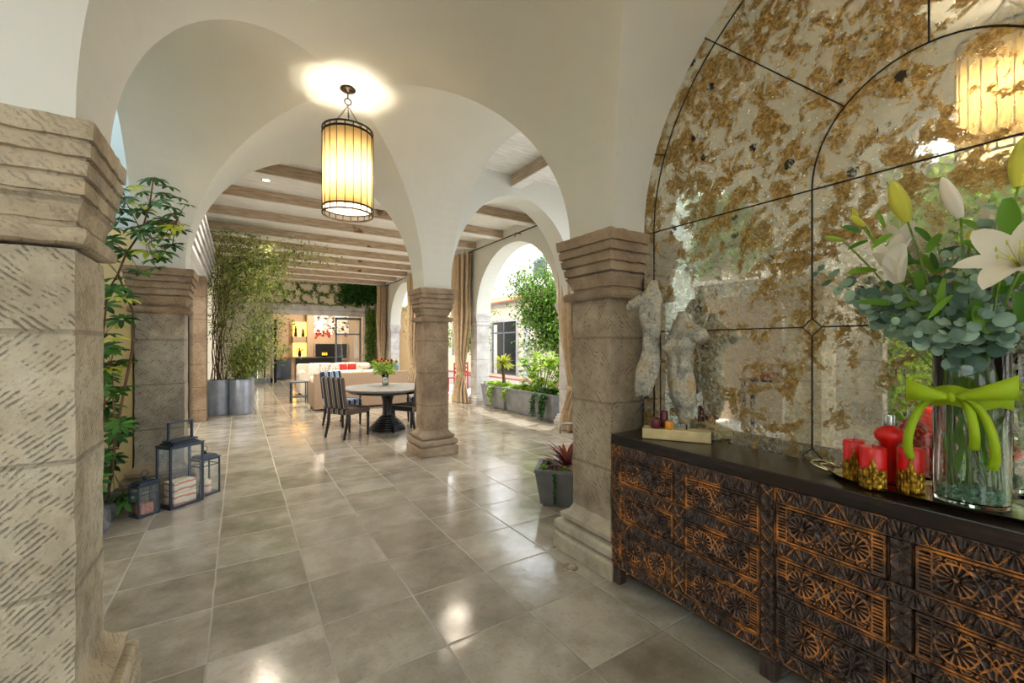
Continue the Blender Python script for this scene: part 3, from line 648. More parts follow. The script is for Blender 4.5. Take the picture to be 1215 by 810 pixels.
# local x runs along the slab, local y away from the viewer
MB().rbox((L / 2, .055, .031), (L, .11, .062), .006).build('slab', 'travertine', t)
def torso(spec, stub, seed, jag=0, rot=0, pv=(0, 0)):
    """spec rows: z, centre x, half width, half depth, centre y; relief bumps in (x,z,rx,rz,amount)"""
    rows, bumps = spec; zs = [r[0] for r in rows]; mb = MB(); P = []; n = 46; seg = 44
    for i in range(n + 1):
        z = zs[0] + (zs[-1] - zs[0]) * i / n; q = [np.interp(z, zs, [r[j] for r in rows]) for j in range(1, 5)]
        ring = []
        for k in range(seg):
            a = 2 * PI * k / seg; x = q[0] + q[1] * math.cos(a); y = q[3] + q[2] * math.sin(a)
            if math.sin(a) < .35:
                for bx, bz, rx, rz, am in bumps: y -= am * math.exp(-((x - bx) / rx) ** 2 - ((z - bz) / rz) ** 2) * min(1, .35 - math.sin(a))
            zz = z
            if jag and i < 3: zz += (3 - i) * .008 * math.sin(k * 2.3 + seed)
            d = mnoise.noise(Vector((x * 14 + seed, y * 14, z * 14))) * .004
            ring.append((x + d, y + d, zz))
        P.append(ring)
    mb.grid(P, closeu=True); mb.f.append(tuple(range(seg))[::-1]); b = n * seg; mb.f.append(tuple(b + k for k in range(seg)))
    for p, q, r0, r1 in stub:
        pts = [Vector(p).lerp(Vector(q), i / 6) for i in range(7)]; mb.tube(pts, [r0 + (r1 - r0) * i / 6 for i in range(7)], 18)
    mb.v = [tuple(T(pv[0], pv[1], 0) @ RZ(rot) @ T(-pv[0], -pv[1], 0) @ Vector(v)) for v in mb.v]
    return mb
f1 = ([(.25, .0, .046, .012, .06), (.31, .008, .058, .018, .06), (.38, .024, .072, .026, .06), (.45, .04, .068, .032, .06), (.53, .050, .054, .028, .06), (.60, .05, .050, .028, .06), (.68, .048, .060, .034, .06), (.75, .045, .070, .036, .06), (.82, .045, .078, .030, .06), (.865, .052, .060, .024, .06), (.90, .062, .034, .018, .06), (.95, .068, .018, .01, .06)],
      [(.012, .735, .030, .034, .030), (.080, .735, .030, .034, .030), (.05, .48, .04, .05, .012), (.05, .63, .012, .05, -.008)])
tb = torso(f1, [((.0, .06, .84), (-.075, .05, .80), .038, .030), ((-.072, .05, .805), (-.085, .05, .775), .028, .02)], 2, 1, -.25, (.05, .06)).build('torso', 'torso', t, smooth=True)
tb.location = (-.005, 0, .0); tb['label'] = 'slender torso at the left with one shoulder stub and ragged hem'
f2 = ([(.095, .245, .020, .012, .05), (.13, .24, .040, .02, .05), (.20, .235, .068, .036, .05), (.28, .230, .084, .046, .05), (.35, .222, .088, .05, .05), (.41, .212, .078, .046, .05), (.47, .206, .074, .042, .05), (.53, .208, .086, .048, .05), (.58, .22, .100, .052, .05), (.63, .24, .102, .048, .05), (.67, .245, .084, .04, .05), (.70, .235, .052, .032, .05), (.73, .232, .036, .024, .05), (.755, .23, .03, .018, .05)],
      [(.165, .545, .042, .044, .055), (.270, .555, .042, .044, .045), (.222, .29, .055, .065, .026), (.215, .43, .012, .06, -.008)])
tb = torso(f2, [((.27, .05, .63), (.35, .035, .615), .052, .044), ((.34, .038, .62), (.375, .03, .585), .045, .036)], 7, 0, -.55, (.225, .06)).build('torso', 'torso', t, smooth=True)
tb['label'] = 'fuller torso at the right with raised shoulder stub'
MB().tube([(.10, .058, .06), (.10, .058, .62)], .004, 8).build('rod', 'black_metal', t)
MB().tube([(.245, .05, .06), (.245, .05, .13)], .0045, 8).build('rod', 'black_metal', t)
def candle(name, label, mat, x, y, z, r, h, par=None, wick=True, group=None):
    t = thing(name, label, 'candle', (x, y, z), group=group)
    MB().lathe([(r - .002, 0), (r, .003), (r, h - .004), (r - .004, h), (r * .6, h - .003), (.002, h - .004)], 28).build('wax', mat, t, smooth=True, auto=.8)
    MB().tube([(0, 0, h - .005), (.001, 0, h + .008), (.003, .001, h + .014)], .0012, 6).build('wick', 'black_metal', t); return t
def onslab(a, b): return base + uu * a + vv * b
for a, b, r, h, mt, lb in ((.075, .030, .029, .058, 'maroon_wax', 'short dark red candle at the left end of the travertine slab'), (.118, .078, .024, .098, 'maroon_wax', 'taller dark red candle behind the small orange one on the slab'),
                       (.150, .026, .024, .047, 'orange_wax', 'small orange pillar candle in front of the two torsos')):
    p = onslab(a, b); candle('pillar_candle', lb, mt, p.x, p.y, .936 + .0625, r, h)
# ---------------------------------------------------------------- tray with red candles and vase
WZ = .936
t = thing('serving_tray', 'long wavy silver gilt tray with loop handle under the red candles and vase', 'tray', (2.185, .43, WZ))
def oval(a, b, k, wav=.03): return [(a * (1 + wav * math.cos(8 * th)) * math.cos(th), b * (1 + wav * math.cos(8 * th)) * math.sin(th)) for th in [2 * PI * i / k for i in range(k)]]
mb = MB(); P = []
for sx, sy, z in ((.125, .36, .004), (.13, .37, .004), (.145, .39, .016), (.150, .398, .017), (.146, .392, .012), (.13, .37, 0), (.12, .355, 0)):
    P.append([(x, y, z) for x, y in oval(sx, sy, 96)])
mb.grid(P, closeu=True); mb.f.append(tuple(range(96))); mb.f.append(tuple(6 * 96 + i for i in range(96))[::-1]); mb.build('dish', 'silver', t, smooth=True, auto=.9)
MB().tube([(-.05, .37, .018), (-.058, .41, .028), (-.04, .448, .034), (0, .458, .036), (.04, .448, .034), (.058, .41, .028), (.05, .37, .018)], .006, 8).build('handle', 'silver', t, smooth=True)
MB().tube([(-.03, .385, .02), (-.03, .41, .028), (0, .428, .03), (.03, .41, .028), (.03, .385, .02)], .004, 8).build('handle', 'silver', t, smooth=True)
TZ = WZ + .005
def church_candle(x, y, r, h, label, rz):
    t = thing('red_candle', label, 'candle', (x, y, TZ), rz)
    MB().lathe([(r - .002, 0), (r, .003), (r, h - .004), (r - .004, h), (r * .6, h - .004), (.002, h - .005)], 32).build('wax', 'red_wax', t, smooth=True, auto=.8)
    MB().tube([(0, 0, h - .006), (.001, 0, h + .012)], .0013, 6).build('wick', 'black_metal', t)
    # pierced gilt church front wrapped on the wax
    prof = [(-1, 0), (1, 0), (1, .52), (.86, .62), (.74, .54), (.62, .54), (.62, .62), (.5, .66), (.38, .55), (.3, .6), (.22, .72), (.14, .8), (.06, .88), (.03, 1), (-.03, 1), (-.06, .88), (-.14, .8), (-.22, .72), (-.3, .6), (-.38, .55), (-.5, .66), (-.62, .62), (-.62, .54), (-.74, .54), (-.86, .62), (-1, .52)]
    mb = MB(); hh = h * .80; P = []
    xs = sorted(set([round(p[0], 3) for p in prof] + [round(-1 + .05 * i, 3) for i in range(41)]))
    up = [(p[0], p[1]) for p in prof[1:]]; up = sorted([(p[0], p[1]) for p in up]); ux = [p[0] for p in up]; uz = [p[1] for p in up]
    for x in xs:
        a = -PI / 2 + x * 1.15; zt = np.interp(x, ux, uz) * hh; col = []
        for j in range(9):
            z = zt * j / 8; bump = .0025 * (math.sin(x * 30) * .5 + math.sin(z * 320) * .5); R = r + .0035 + bump
            col.append((R * math.cos(a), R * math.sin(a), z))
        P.append(col)
    mb.grid(P); o = mb.build('church_relief', 'gold', t, smooth=True); solid(o, .003, 1); return t
va = math.atan2(-2.1, 0) 
def facing(x, y): return math.atan2(-y, -x) + PI / 2
for x, y, r, h, lb in ((2.155, .725, .036, .160, 'red candle with gold church front, leftmost on the tray'), (2.085, .640, .042, .158, 'red candle with gold church front, nearest and middle of the three'), (2.150, .545, .040, .165, 'red candle with gold church front, closest to the glass vase')):
    church_candle(x, y, r, h, lb, facing(x, y))
t = thing('oil_lamp', 'round red glass oil lamp with silver neck behind the red candles', 'oil lamp', (2.21, .625, TZ))
MB().lathe([(.02, 0), (.03, .004), (.03, .16), (.046, .175), (.05, .195), (.042, .215), (.02, .228), (.017, .232)], 28).build('body', 'red_wax', t, smooth=True)
MB().lathe([(.018, .232), (.019, .236), (.019, .27), (.017, .274), (.003, .275)], 20).build('neck', 'chrome', t, smooth=True, auto=.8)
# vase
VX, VY = 2.19, .395
t = thing('glass_vase', 'tall clear glass cylinder vase with green glass beads beside the red candles', 'vase', (VX, VY, TZ))
R0 = .097; Hh = .53
MB().lathe([(.002, 0), (R0 - .003, 0), (R0, .004), (R0, Hh - .003), (R0 - .0025, Hh), (R0 - .005, Hh - .003), (R0 - .005, .018), (R0 - .012, .013), (.002, .012)], 56, cap=False).build('glass', 'glass_clear', t, smooth=True, auto=.9)
rb = random.Random(3); mb = MB()
for i in range(520):
    a = rb.uniform(0, 2 * PI); rr = (R0 - .014) * math.sqrt(rb.random()); z = .02 + rb.random() * .04
    mb.ell((rr * math.cos(a), rr * math.sin(a), z), (.0075, .0075, .006), 6, 4)
o = mb.build('glass_beads', 'bead', t, smooth=True); o['kind'] = 'stuff'
t = thing('ribbon_bow', 'lime green organza ribbon tied in a bow round the glass vase', 'ribbon', (VX, VY, TZ))
mb = MB(); P = []
for i in range(49):
    a = 2 * PI * i / 48; P.append([((R0 + .003 + .003 * math.sin(a * 9 + j)) * math.cos(a), (R0 + .003) * math.sin(a), .375 + .035 * (j - 1) + .006 * math.sin(a * 5)) for j in range(3)])
mb.grid(P); solid(mb.build('band', 'ribbon', t, smooth=True), .0012)
bk = facing(VX, VY); fd = Vector((math.cos(bk - PI / 2), math.sin(bk - PI / 2), 0)); sdv = Vector((math.cos(bk), math.sin(bk), 0))   # fd towards the room
kn = fd * (R0 + .018) - sdv * .045 + Vector((0, 0, .375))
MB().ell(kn, (.017, .014, .018), 10, 8).build('knot', 'ribbon', t, smooth=True)
def ribbonstrip(pts, w, nm, wdir=Vector((0, 0, 1))):
    mb = MB(); P = []
    for i, p in enumerate(pts):
        ww = w[i] if isinstance(w, list) else w; P.append([tuple(Vector(p) - wdir * ww * .5), tuple(Vector(p) + fd * .006), tuple(Vector(p) + wdir * ww * .5)])
    mb.grid(P); solid(mb.build(nm, 'ribbon', t, smooth=True), .001)
for sg, ln, up in ((-1, .115, .02), (1, .15, .045)):
    pts = [kn + sdv * sg * ln * math.sin(PI * k / 20) * (1 if k < 10 else 1) + fd * .034 * math.cos(PI * k / 20 * 1.0) * math.sin(PI * k / 10) + Vector((0, 0, up * math.sin(PI * k / 20))) for k in range(21)]
    ribbonstrip(pts, [.018 + .062 * math.sin(PI * k / 20) ** 1 for k in range(21)], 'loop')
for sg, dx in ((-1, -.11), (1, .10), (1, .055)):
    ln = .22 if dx != .055 else .16
    pts = [kn + sdv * (dx * math.sin(PI * min(1, k / 14) * .62)) + Vector((0, 0, .02 * math.sin(PI * k / 8) - ln * (k / 14) ** 1.4)) + fd * .012 * math.sin(k * .8) for k in range(15)]
    ribbonstrip(pts, .026, 'tail', sdv)
# flowers
t = thing('lily_bouquet', 'bouquet of white lilies, yellow buds and grey green eucalyptus in the glass vase', 'bouquet', (VX, VY, TZ))
def VW(x, y, X):        # a point of the arrangement given as seen, at distance X from the corridor axis
    tt = (x - CXP) / FPX; d = X / (SN + tt * CS); return Vector((X - VX, d * (CS - tt * SN) - VY, CAMH + (HYP - y) * d / FPX - TZ))
stems = MB(); foot = lambda i: Vector((.055 * math.cos(i * 2.4), .055 * math.sin(i * 2.4), .05))
def stem(tip, i, r=.004):
    a = foot(i); b = Vector((tip.x * .35, tip.y * .35, .50)); b.x = max(-.07, min(.07, b.x)); b.y = max(-.07, min(.07, b.y))
    pts = [a.lerp(b, k / 5) for k in range(5)] + [b.lerp(tip, k / 6) + Vector((0, 0, .03 * math.sin(PI * k / 6))) for k in range(7)]; stems.tube(pts, r, 7); return pts
camdir = Vector((-VX, -VY, .2)).normalized()
def lily(c, axis, n, parent, size=.15, opening=1.0):
    axis = Vector(axis).normalized(); a0 = axis.orthogonal().normalized(); b0 = axis.cross(a0)
    for k in range(6):
        mb = MB(); an = 2 * PI * k / 6; rad = a0 * math.cos(an) + b0 * math.sin(an); d = (axis * 1.0 + rad * .38 * opening).normalized()
        nn = (axis - rad * .4); nn = (nn - d * nn.dot(d)).normalized()
        mb.blade(c + rad * .006, d, -nn if False else nn * 1, size * (1 if k % 2 else .94), size * (.46 if k % 2 else .34), curl=-(-.2 - 1.15 * opening) , k=9, fold=.14)
        mb.build('petal', 'petal', parent, smooth=True)
    mb = MB()
    for k in range(6):
        an = 2 * PI * (k + .5) / 6; rad = a0 * math.cos(an) + b0 * math.sin(an); e = c + axis * size * .6 + rad * size * .16; mb.tube([c, c + axis * size * .3 + rad * size * .05, e], .0012, 5); mb.ell(e, (.003, .003, .009), 6, 4)
    mb.build('stamens', 'bud', parent, smooth=True)
def budf(c, axis, parent, L=.12, w=.021, mat='bud'):
    q = Vector((0, 0, 1)).rotation_difference(Vector(axis).normalized()).to_matrix().to_4x4(); m = T(*c) @ q
    mb = MB(); P = []
    for i in range(13):
        s_ = i / 12; r = w * (math.sin(PI * (s_ * .80 + .12)) ** .9) if i < 12 else .002
        P.append([(r * (1 + .12 * math.cos(3 * 2 * PI * k / 18)) * math.cos(2 * PI * k / 18), r * (1 + .12 * math.cos(6 * PI * k / 18)) * math.sin(2 * PI * k / 18), s_ * L) for k in range(18)])
    mb.grid(P, mat=m, closeu=True); mb.build('bud', mat, parent, smooth=True)
UPV = Vector((0, 0, 1)); CR = Vector((CS, -SN, 0))       # to the right as seen
fl = [(VW(1066, 335, 2.12), (CR * -.25 + UPV * .85 + camdir * .25), .185, .36), (VW(1065, 300, 2.22), (CR * .1 + UPV * .8 - camdir * .2), .13, .6), (VW(1212, 318, 2.03), (camdir * .6 + UPV * .45 - CR * .45), .175, .95)]
for i, (c, ax, sz, op) in enumerate(fl): stem(c, i, .0045); lily(c, ax, i, t, sz, op)
bd = [(VW(1077, 263, 2.14), CR * -.35 + UPV * .9, .165, .029, 'bud'), (VW(1140, 258, 2.12), CR * -.42 + UPV * .9, .155, .022, 'petal'), (VW(1208, 222, 2.08), CR * .12 + UPV, .16, .026, 'bud'), (VW(1026, 268, 2.14), CR * -.75 + UPV * .55, .07, .013, 'bud'), (VW(1000, 285, 2.13), CR * -.95 + UPV * .2, .075, .011, 'leaf_bright'), (VW(1150, 292, 2.2), CR * .2 + UPV * .7, .07, .016, 'bud'), (VW(1018, 262, 2.2), CR * -.3 + UPV * .8, .06, .01, 'bud')]
for i, (c, ax, L_, w_, mt) in enumerate(bd): stem(c, i + 3, .0035); budf(c, ax, t, L_, w_, mt)
# broad lily leaves
rb = random.Random(12); mb = MB()
for (x, y, X, ax, L_, w_) in [(1140, 262, 2.1, CR * .3 - UPV * .1, .09, .03), (1195, 235, 2.05, CR * .1 - UPV, .14, .052), (1020, 275, 2.1, CR * -.9 + UPV * .4, .07, .026), (1030, 285, 2.1, CR * -.9 - UPV * .3, .085, .02), (1050, 270, 2.15, CR * -.3 + UPV * .7, .08, .016), (1160, 355, 2.05, CR * -.1 - UPV * .5, .09, .042),
                              (1210, 345, 2.02, CR * .2 - UPV * .9, .13, .045), (1090, 320, 2.1, -UPV + CR * .1, .1, .03), (1120, 330, 2.05, CR * -.2 - UPV, .12, .02), (1060, 360, 2.12, CR * -.8 + UPV * .1, .13, .03), (1085, 270, 2.12, CR * .6 - UPV * .4, .1, .026), (1175, 395, 2.05, CR * -.3 + UPV * .6, .10, .05), (1100, 300, 2.1, CR * .3 + UPV * .5, .1, .03),
                              (1150, 290, 2.1, CR * .5 + UPV * .3, .1, .03), (1040, 320, 2.16, CR * -1, .11, .03), (1130, 350, 2.05, CR * -.7 - UPV * .6, .11, .02), (1190, 300, 2.1, CR * .3 + UPV, .12, .04)]:
    mb.blade(VW(x, y, X), ax, camdir + UPV * .3, L_, w_, curl=.5, k=6, fold=.12)
for i in range(48):
    x, y = rb.uniform(1045, 1210), rb.uniform(270, 400); mb.blade(VW(x, y, rb.uniform(2.08, 2.28)), CR * rb.uniform(-1, 1) + UPV * rb.uniform(-.4, .8), camdir + UPV * rb.uniform(0, 1), rb.uniform(.06, .11), rb.uniform(.014, .03), curl=.6, k=5)
# leaves under water
for i in range(14):
    a = rb.uniform(0, 6.28); mb.blade(Vector((.05 * math.cos(a), .05 * math.sin(a), rb.uniform(.1, .3))), Vector((rb.uniform(-.2, .2), rb.uniform(-.2, .2), 1)), camdir, .1, .02, curl=.3, k=4)
mb.build('lily_leaves', 'leaf_lily', t, smooth=True)
# eucalyptus sprays: round leaves in pairs
mb = MB(); e = [(970, 322, 2.16), (1000, 340, 2.13), (1020, 350, 2.1), (1060, 385, 2.05), (1085, 395, 2.02), (1125, 395, 2.0), (1040, 370, 2.15), (1100, 345, 2.1), (1130, 300, 2.15), (1160, 270, 2.22), (1185, 245, 2.24), (1150, 330, 2.05), (1180, 370, 2.0), (1120, 370, 2.05), (1205, 390, 2.02), (1165, 310, 2.12), (1085, 365, 2.12), (1145, 385, 2.02), (1195, 285, 2.2), (1110, 285, 2.2), (1195, 408, 2.08), (1070, 350, 2.15), (1140, 440, 2.1), (1050, 340, 2.2)]
for i, (x, y, X) in enumerate(e):
    tip = VW(x, y, X); a = Vector((tip.x * .2, tip.y * .2, .46)); pts = [a.lerp(tip, k / 8) + UPV * .04 * math.sin(PI * k / 8) for k in range(9)]; stems.tube(pts, .0018, 5)
    nn = 7
    for k in range(3, 9):
        p = pts[k]; tg = (pts[k] - pts[k - 1]).normalized(); sd_ = tg.cross(camdir + Vector((rb.uniform(-.6, .6), rb.uniform(-.6, .6), rb.uniform(-.3, .9)))).normalized()
        for sg in (-1, 1):
            R = rb.uniform(.015, .029) * (1.0 if k < 8 else .75); c = p + sd_ * sg * R * 1.1; no = (camdir + Vector((rb.uniform(-.7, .7), rb.uniform(-.7, .7), rb.uniform(-.2, 1)))).normalized(); a0 = no.orthogonal().normalized(); b0 = no.cross(a0)
            vs = [c + no * .003] + [c + (a0 * math.cos(2 * PI * j / 9) + b0 * math.sin(2 * PI * j / 9)) * R for j in range(9)]; mb.add(vs, [(0, 1 + j, 1 + (j + 1) % 9) for j in range(9)])
mb.build('eucalyptus_leaves', 'leaf_euca', t, smooth=False)
stems.build('stems', 'stem_green', t, smooth=True)
# ---------------------------------------------------------------- pendant lamps
def pendant(loc, label):
    t = thing('pendant_lamp', label, 'lamp', loc)          # origin on the ceiling
    zt, zb, R = -.375, -1.10, .208
    MB().lathe([(.001, 0), (.062, 0), (.066, -.008), (.055, -.016), (.02, -.024), (.012, -.034), (.001, -.034)], 28, cap=False).build('canopy', 'iron', t, smooth=True)
    mb = MB(); mb.tube([(0, 0, -.03), (0, 0, -.085)], .006, 8)
    mb.tube([(.028 * math.cos(a), 0, -.112 + .028 * math.sin(a)) for a in [2 * PI * i / 16 for i in range(16)]], .005, 6, closed=True); mb.build('ring_link', 'iron', t, smooth=True)
    for k in range(3):
        a = 2 * PI * k / 3 + .35; mb = MB(); p0 = Vector((0, 0, -.145)); p1 = Vector((R * 1.02 * math.cos(a), R * 1.02 * math.sin(a), zt + .02)); n = 11
        for i in range(n):
            c = p0.lerp(p1, (i + .5) / n) - Vector((0, 0, .014 * math.sin(PI * (i + .5) / n))); d = (p1 - p0).normalized(); s_ = d.cross(Vector((0, 0, 1))).normalized(); u = s_ if i % 2 else s_.cross(d)
            mb.tube([c + d * .014 * math.cos(b) + u * .006 * math.sin(b) for b in [2 * PI * j / 10 for j in range(10)]], .0022, 5, closed=True)
        mb.build('chain', 'iron', t, smooth=True)
        mb = MB(); e = Vector((math.cos(a), math.sin(a), 0)); mb.tube([p1 + e * .014 * math.cos(b) + Vector((0, 0, .014 * math.sin(b) - .006)) for b in [i * .5 for i in range(11)]], .0035, 6); mb.build('hook', 'iron', t, smooth=True)
    for nm, za, zc in (('top_band', zt, zt - .035), ('bottom_band', zb + .05, zb)):
        mb = MB()
        for z in (za, zc): mb.lathe([(R - .005, z - .007), (R + .005, z - .007), (R + .005, z + .007), (R - .005, z + .007)], 48, closed=True, cap=False)
        for i in range(20):
            a = 2 * PI * i / 20; mb.tube([(R * math.cos(a), R * math.sin(a), za), (R * math.cos(a), R * math.sin(a), zc)], .005, 5)
        mb.build(nm, 'iron', t)
    for i in range(20):
        a = 2 * PI * i / 20; MB().tube([((R + .002) * math.cos(a), (R + .002) * math.sin(a), zt - .03), ((R + .002) * math.cos(a), (R + .002) * math.sin(a), zb + .045)], .0032, 5).build('rib', 'iron', t)
    mb = MB().lathe([(R - .006, zt - .03), (R - .006, zb + .05)], 48, cap=False); o = mb.build('shade', 'lamp_shade', t, smooth=True); solid(o, .002)
    MB().lathe([(.001, zb + .052), (R - .008, zb + .052)], 48, cap=False).build('diffuser', 'lamp_shade', t)
    for k in range(3):
        a = 2 * PI * k / 3; c = (loc[0] + .07 * math.cos(a), loc[1] + .07 * math.sin(a), loc[2] + zt - .40)
        lamp('pendant_bulb', c, 7, (1, .88, .72), .035)
        MB().ell((.07 * math.cos(a), .07 * math.sin(a), zt - .40 + .10), (.012, .012, .05), 10, 8).build('candle_tube', 'white_paint', t, smooth=True)
    return t
pendant((XC, BAYS[1][0], ZS + VH), 'cylindrical pendant lamp with ribbed cream shade hanging from the vault crown')
pendant((XC, BAYS[0][0] + .02, ZS + VH), 'cylindrical pendant lamp seen reflected at the right of the antique mirror')
# ---------------------------------------------------------------- lanterns
def lantern(loc, rz, W, D, Hh, label, hnd, cap_h, shelf=None):
    t = thing('lantern', label, 'lantern', (loc[0], loc[1], 0), rz); b = .018 if W > .2 else .013
    mb = MB()
    for z in (b / 2, Hh - b / 2):
        for s_ in (-1, 1): mb.box((0, s_ * (D - b) / 2, z), (W, b, b)); mb.box((s_ * (W - b) / 2, 0, z), (b, D, b))
    for sx in (-1, 1):
        for sy in (-1, 1): mb.box((sx * (W - b) / 2, sy * (D - b) / 2, Hh / 2), (b, b, Hh))
    if shelf:
        for s_ in (-1, 1): mb.box((0, s_ * (D - b) / 2, Hh * shelf), (W, b * .7, b * .7)); mb.box((s_ * (W - b) / 2, 0, Hh * shelf), (b * .7, D, b * .7))
    mb.build('frame', 'lantern_metal', t, bevel=.0015)
    MB().box((0, 0, .008), (W - .006, D - .006, .006)).build('floor_plate', 'lantern_metal', t)
    mb = MB().box((0, 0, Hh + .004), (W + .012, D + .012, .010)); mb.square((0, 0), (W * .3, D * .3), [(Hh + .008, W * .12), (Hh + .03 * cap_h, 0.02), (Hh + .045 * cap_h, .0)]); mb.build('roof', 'lantern_metal', t, bevel=.002)
    mb = MB()
    for s_ in (-1, 1): mb.box((0, s_ * (D - b * .5) / 2, Hh / 2), (W - 2 * b, .002, Hh - 2 * b)); mb.box((s_ * (W - b * .5) / 2, 0, Hh / 2), (.002, D - 2 * b, Hh - 2 * b))
    mb.build('panes', 'pane', t)
    z = Hh + .045 * cap_h
    if hnd == 'box':
        mb = MB().box((0, 0, z + .006), (W * .8, D * .66, .012)); hw = W * .34
        for s_ in (-1, 1): mb.box((s_ * hw, 0, z + .09), (.016, .022, .17))
        mb.box((0, 0, z + .17), (hw * 2 + .016, .022, .014)); mb.build('handle', 'lantern_metal', t, bevel=.002)
    else:
        mb = MB().lathe([(.012, z), (.012, z + .03), (.006, z + .035)], 14); mb.tube([(.026 * math.cos(a), 0, z + .052 + .026 * math.sin(a)) for a in [2 * PI * i / 18 for i in range(18)]], .003, 6, closed=True); mb.build('handle', 'lantern_metal', t, smooth=True)
    return t
az = math.atan2(5.032 - 4.879, -.306 + .523)
lz = .62
def lc(p, W, D, a):  # centre from the nearest bottom corner
    return (p[0], p[1])
A_ = math.radians(38)
def place(corner, W, D, a):
    u = Vector((math.cos(a), math.sin(a))); v = Vector((-math.sin(a), math.cos(a))); c = Vector(corner) + u * W / 2 + v * D / 2; return (c.x, c.y)
L1 = place((-.523, 4.879), .30, .20, A_); lantern(L1, A_, .30, .20, .56, 'largest dark metal lantern with a box handle, in the middle of the three', 'box', .9)
L2 = place((-.729, 4.792), .17, .13, A_); lantern(L2, A_, .17, .13, .27, 'small dark metal lantern at the left with a reddish square candle', 'ring', .8, .72)
L3 = place((-.325, 5.115), .22, .17, A_); lantern(L3, A_, .20, .16, .36, 'medium dark metal lantern at the right with a ring handle', 'ring', .9, .82)
def block_candle(c, rz, w, d, h, mat, label, n=1):
    t = thing('block_candle', label, 'candle', (c[0], c[1], .0115), rz)
    mb = MB()
    for k in range(n): mb.rbox((0, 0, h / n * (k + .5)), (w, d, h / n - .002), .008)
    mb.build('wax', mat, t, smooth=True, auto=.6)
    mb = MB(); [mb.tube([(x, 0, h - .004), (x, 0, h + .012)], .0015, 5) for x in ([-w / 4, w / 4] if n > 1 else [0])]; mb.build('wick', 'black_metal', t)
block_candle(L1, A_, .20, .14, .22, 'striped_wax', 'cream and red striped block candle inside the largest lantern', 2)
block_candle(L2, A_, .10, .08, .095, 'brick_wax', 'brick coloured block candle inside the small left lantern')
t = thing('round_candle', 'cream and red banded round candle inside the right lantern', 'candle', (L3[0], L3[1], .0115)); MB().lathe([(.05, 0), (.053, .004), (.053, .125), (.048, .13), (.01, .127)], 24).build('wax', 'striped_wax', t, smooth=True, auto=.8); MB().tube([(0, 0, .125), (0, 0, .14)], .0015, 5).build('wick', 'black_metal', t)
# ---------------------------------------------------------------- dining table and chairs
TC = (2.20, 7.50)
t = thing('dining_table', 'round grey topped dining table on a ringed black pedestal', 'table', (TC[0], TC[1], 0))
MB().lathe([(.002, .705), (.70, .705), (.735, .715), (.75, .73), (.75, .745), (.742, .75), (.002, .75)], 72, cap=False).build('tabletop', 'table_grey', t, smooth=True, auto=.5)
MB().lathe([(.002, .66), (.62, .66), (.64, .67), (.64, .705)], 64, cap=False).build('apron', 'black_wood', t, smooth=True, auto=.5)
pr_ = [(.30, 0), (.31, .01), (.31, .03)]; 
for k in range(6): r = .29 - k * .032; z = .035 + k * .034; pr_ += [(r, z), (r + .012, z + .01), (r + .01, z + .024), (r - .012, z + .032)]
pr_ += [(.10, .25), (.085, .3), (.085, .5), (.1, .55), (.12, .6), (.2, .655), (.2, .66)]
MB().lathe(pr_, 48).build('pedestal', 'black_wood', t, smooth=True, auto=.6)
def chair(loc, rz, label, fab='fabric_brown'):
    t = thing('dining_chair', label, 'chair', (loc[0], loc[1], 0), rz)     # faces local +y
    mb = MB().rbox((0, 0, .43), (.50, .48, .10), .03, seg=3); mb.build('seat', fab, t, smooth=True)
    P = []; mb = MB()
    m = T(0, -.235, .45) @ RX(math.radians(8)); mb.rbox((0, 0, .29), (.47, .085, .50), .03, mat=m, seg=3); mb.build('backrest', fab, t, smooth=True)
    for sx in (-1, 1):
        mb = MB(); mb.tube([(sx * .22, .21, .40), (sx * .22, .21, .2), (sx * .215, .21, 0)], [.026, .023, .017], 8); mb.build('leg', 'black_wood', t, smooth=True)
        mb = MB(); mb.tube([(sx * .215, -.20, .48), (sx * .215, -.21, .25), (sx * .215, -.27, 0)], [.028, .026, .018], 8); mb.build('leg', 'black_wood', t, smooth=True)
    if fab == 'fabric_blue':
        for sx in (-1, 1): MB().tube([(sx * .235, -.23, .66), (sx * .27, -.08, .68), (sx * .275, .10, .665), (sx * .265, .17, .62), (sx * .24, .19, .46)], [.018, .02, .02, .018, .018], 8).build('arm', 'black_wood', t, smooth=True)
    return t
def face(c, a): return math.atan2(a[1], a[0]) - PI / 2
def seatat(p, lab, fab): d = (TC[0] - p[0], TC[1] - p[1]); return chair(p, face(p, d), lab, fab)
chair((1.50, 7.30), face(0, (.57, .32)), 'brown and black striped dining chair left of the round table, nearest the lanterns')
chair((2.49, 7.06), face(0, (-.49, .87)), 'striped dining chair half hidden behind the central stone pillar')
seatat((1.62, 8.35), 'blue striped dining chair behind the left side of the round table', 'fabric_blue')
seatat((3.06, 7.98), 'blue striped dining chair behind the right side of the round table', 'fabric_blue')
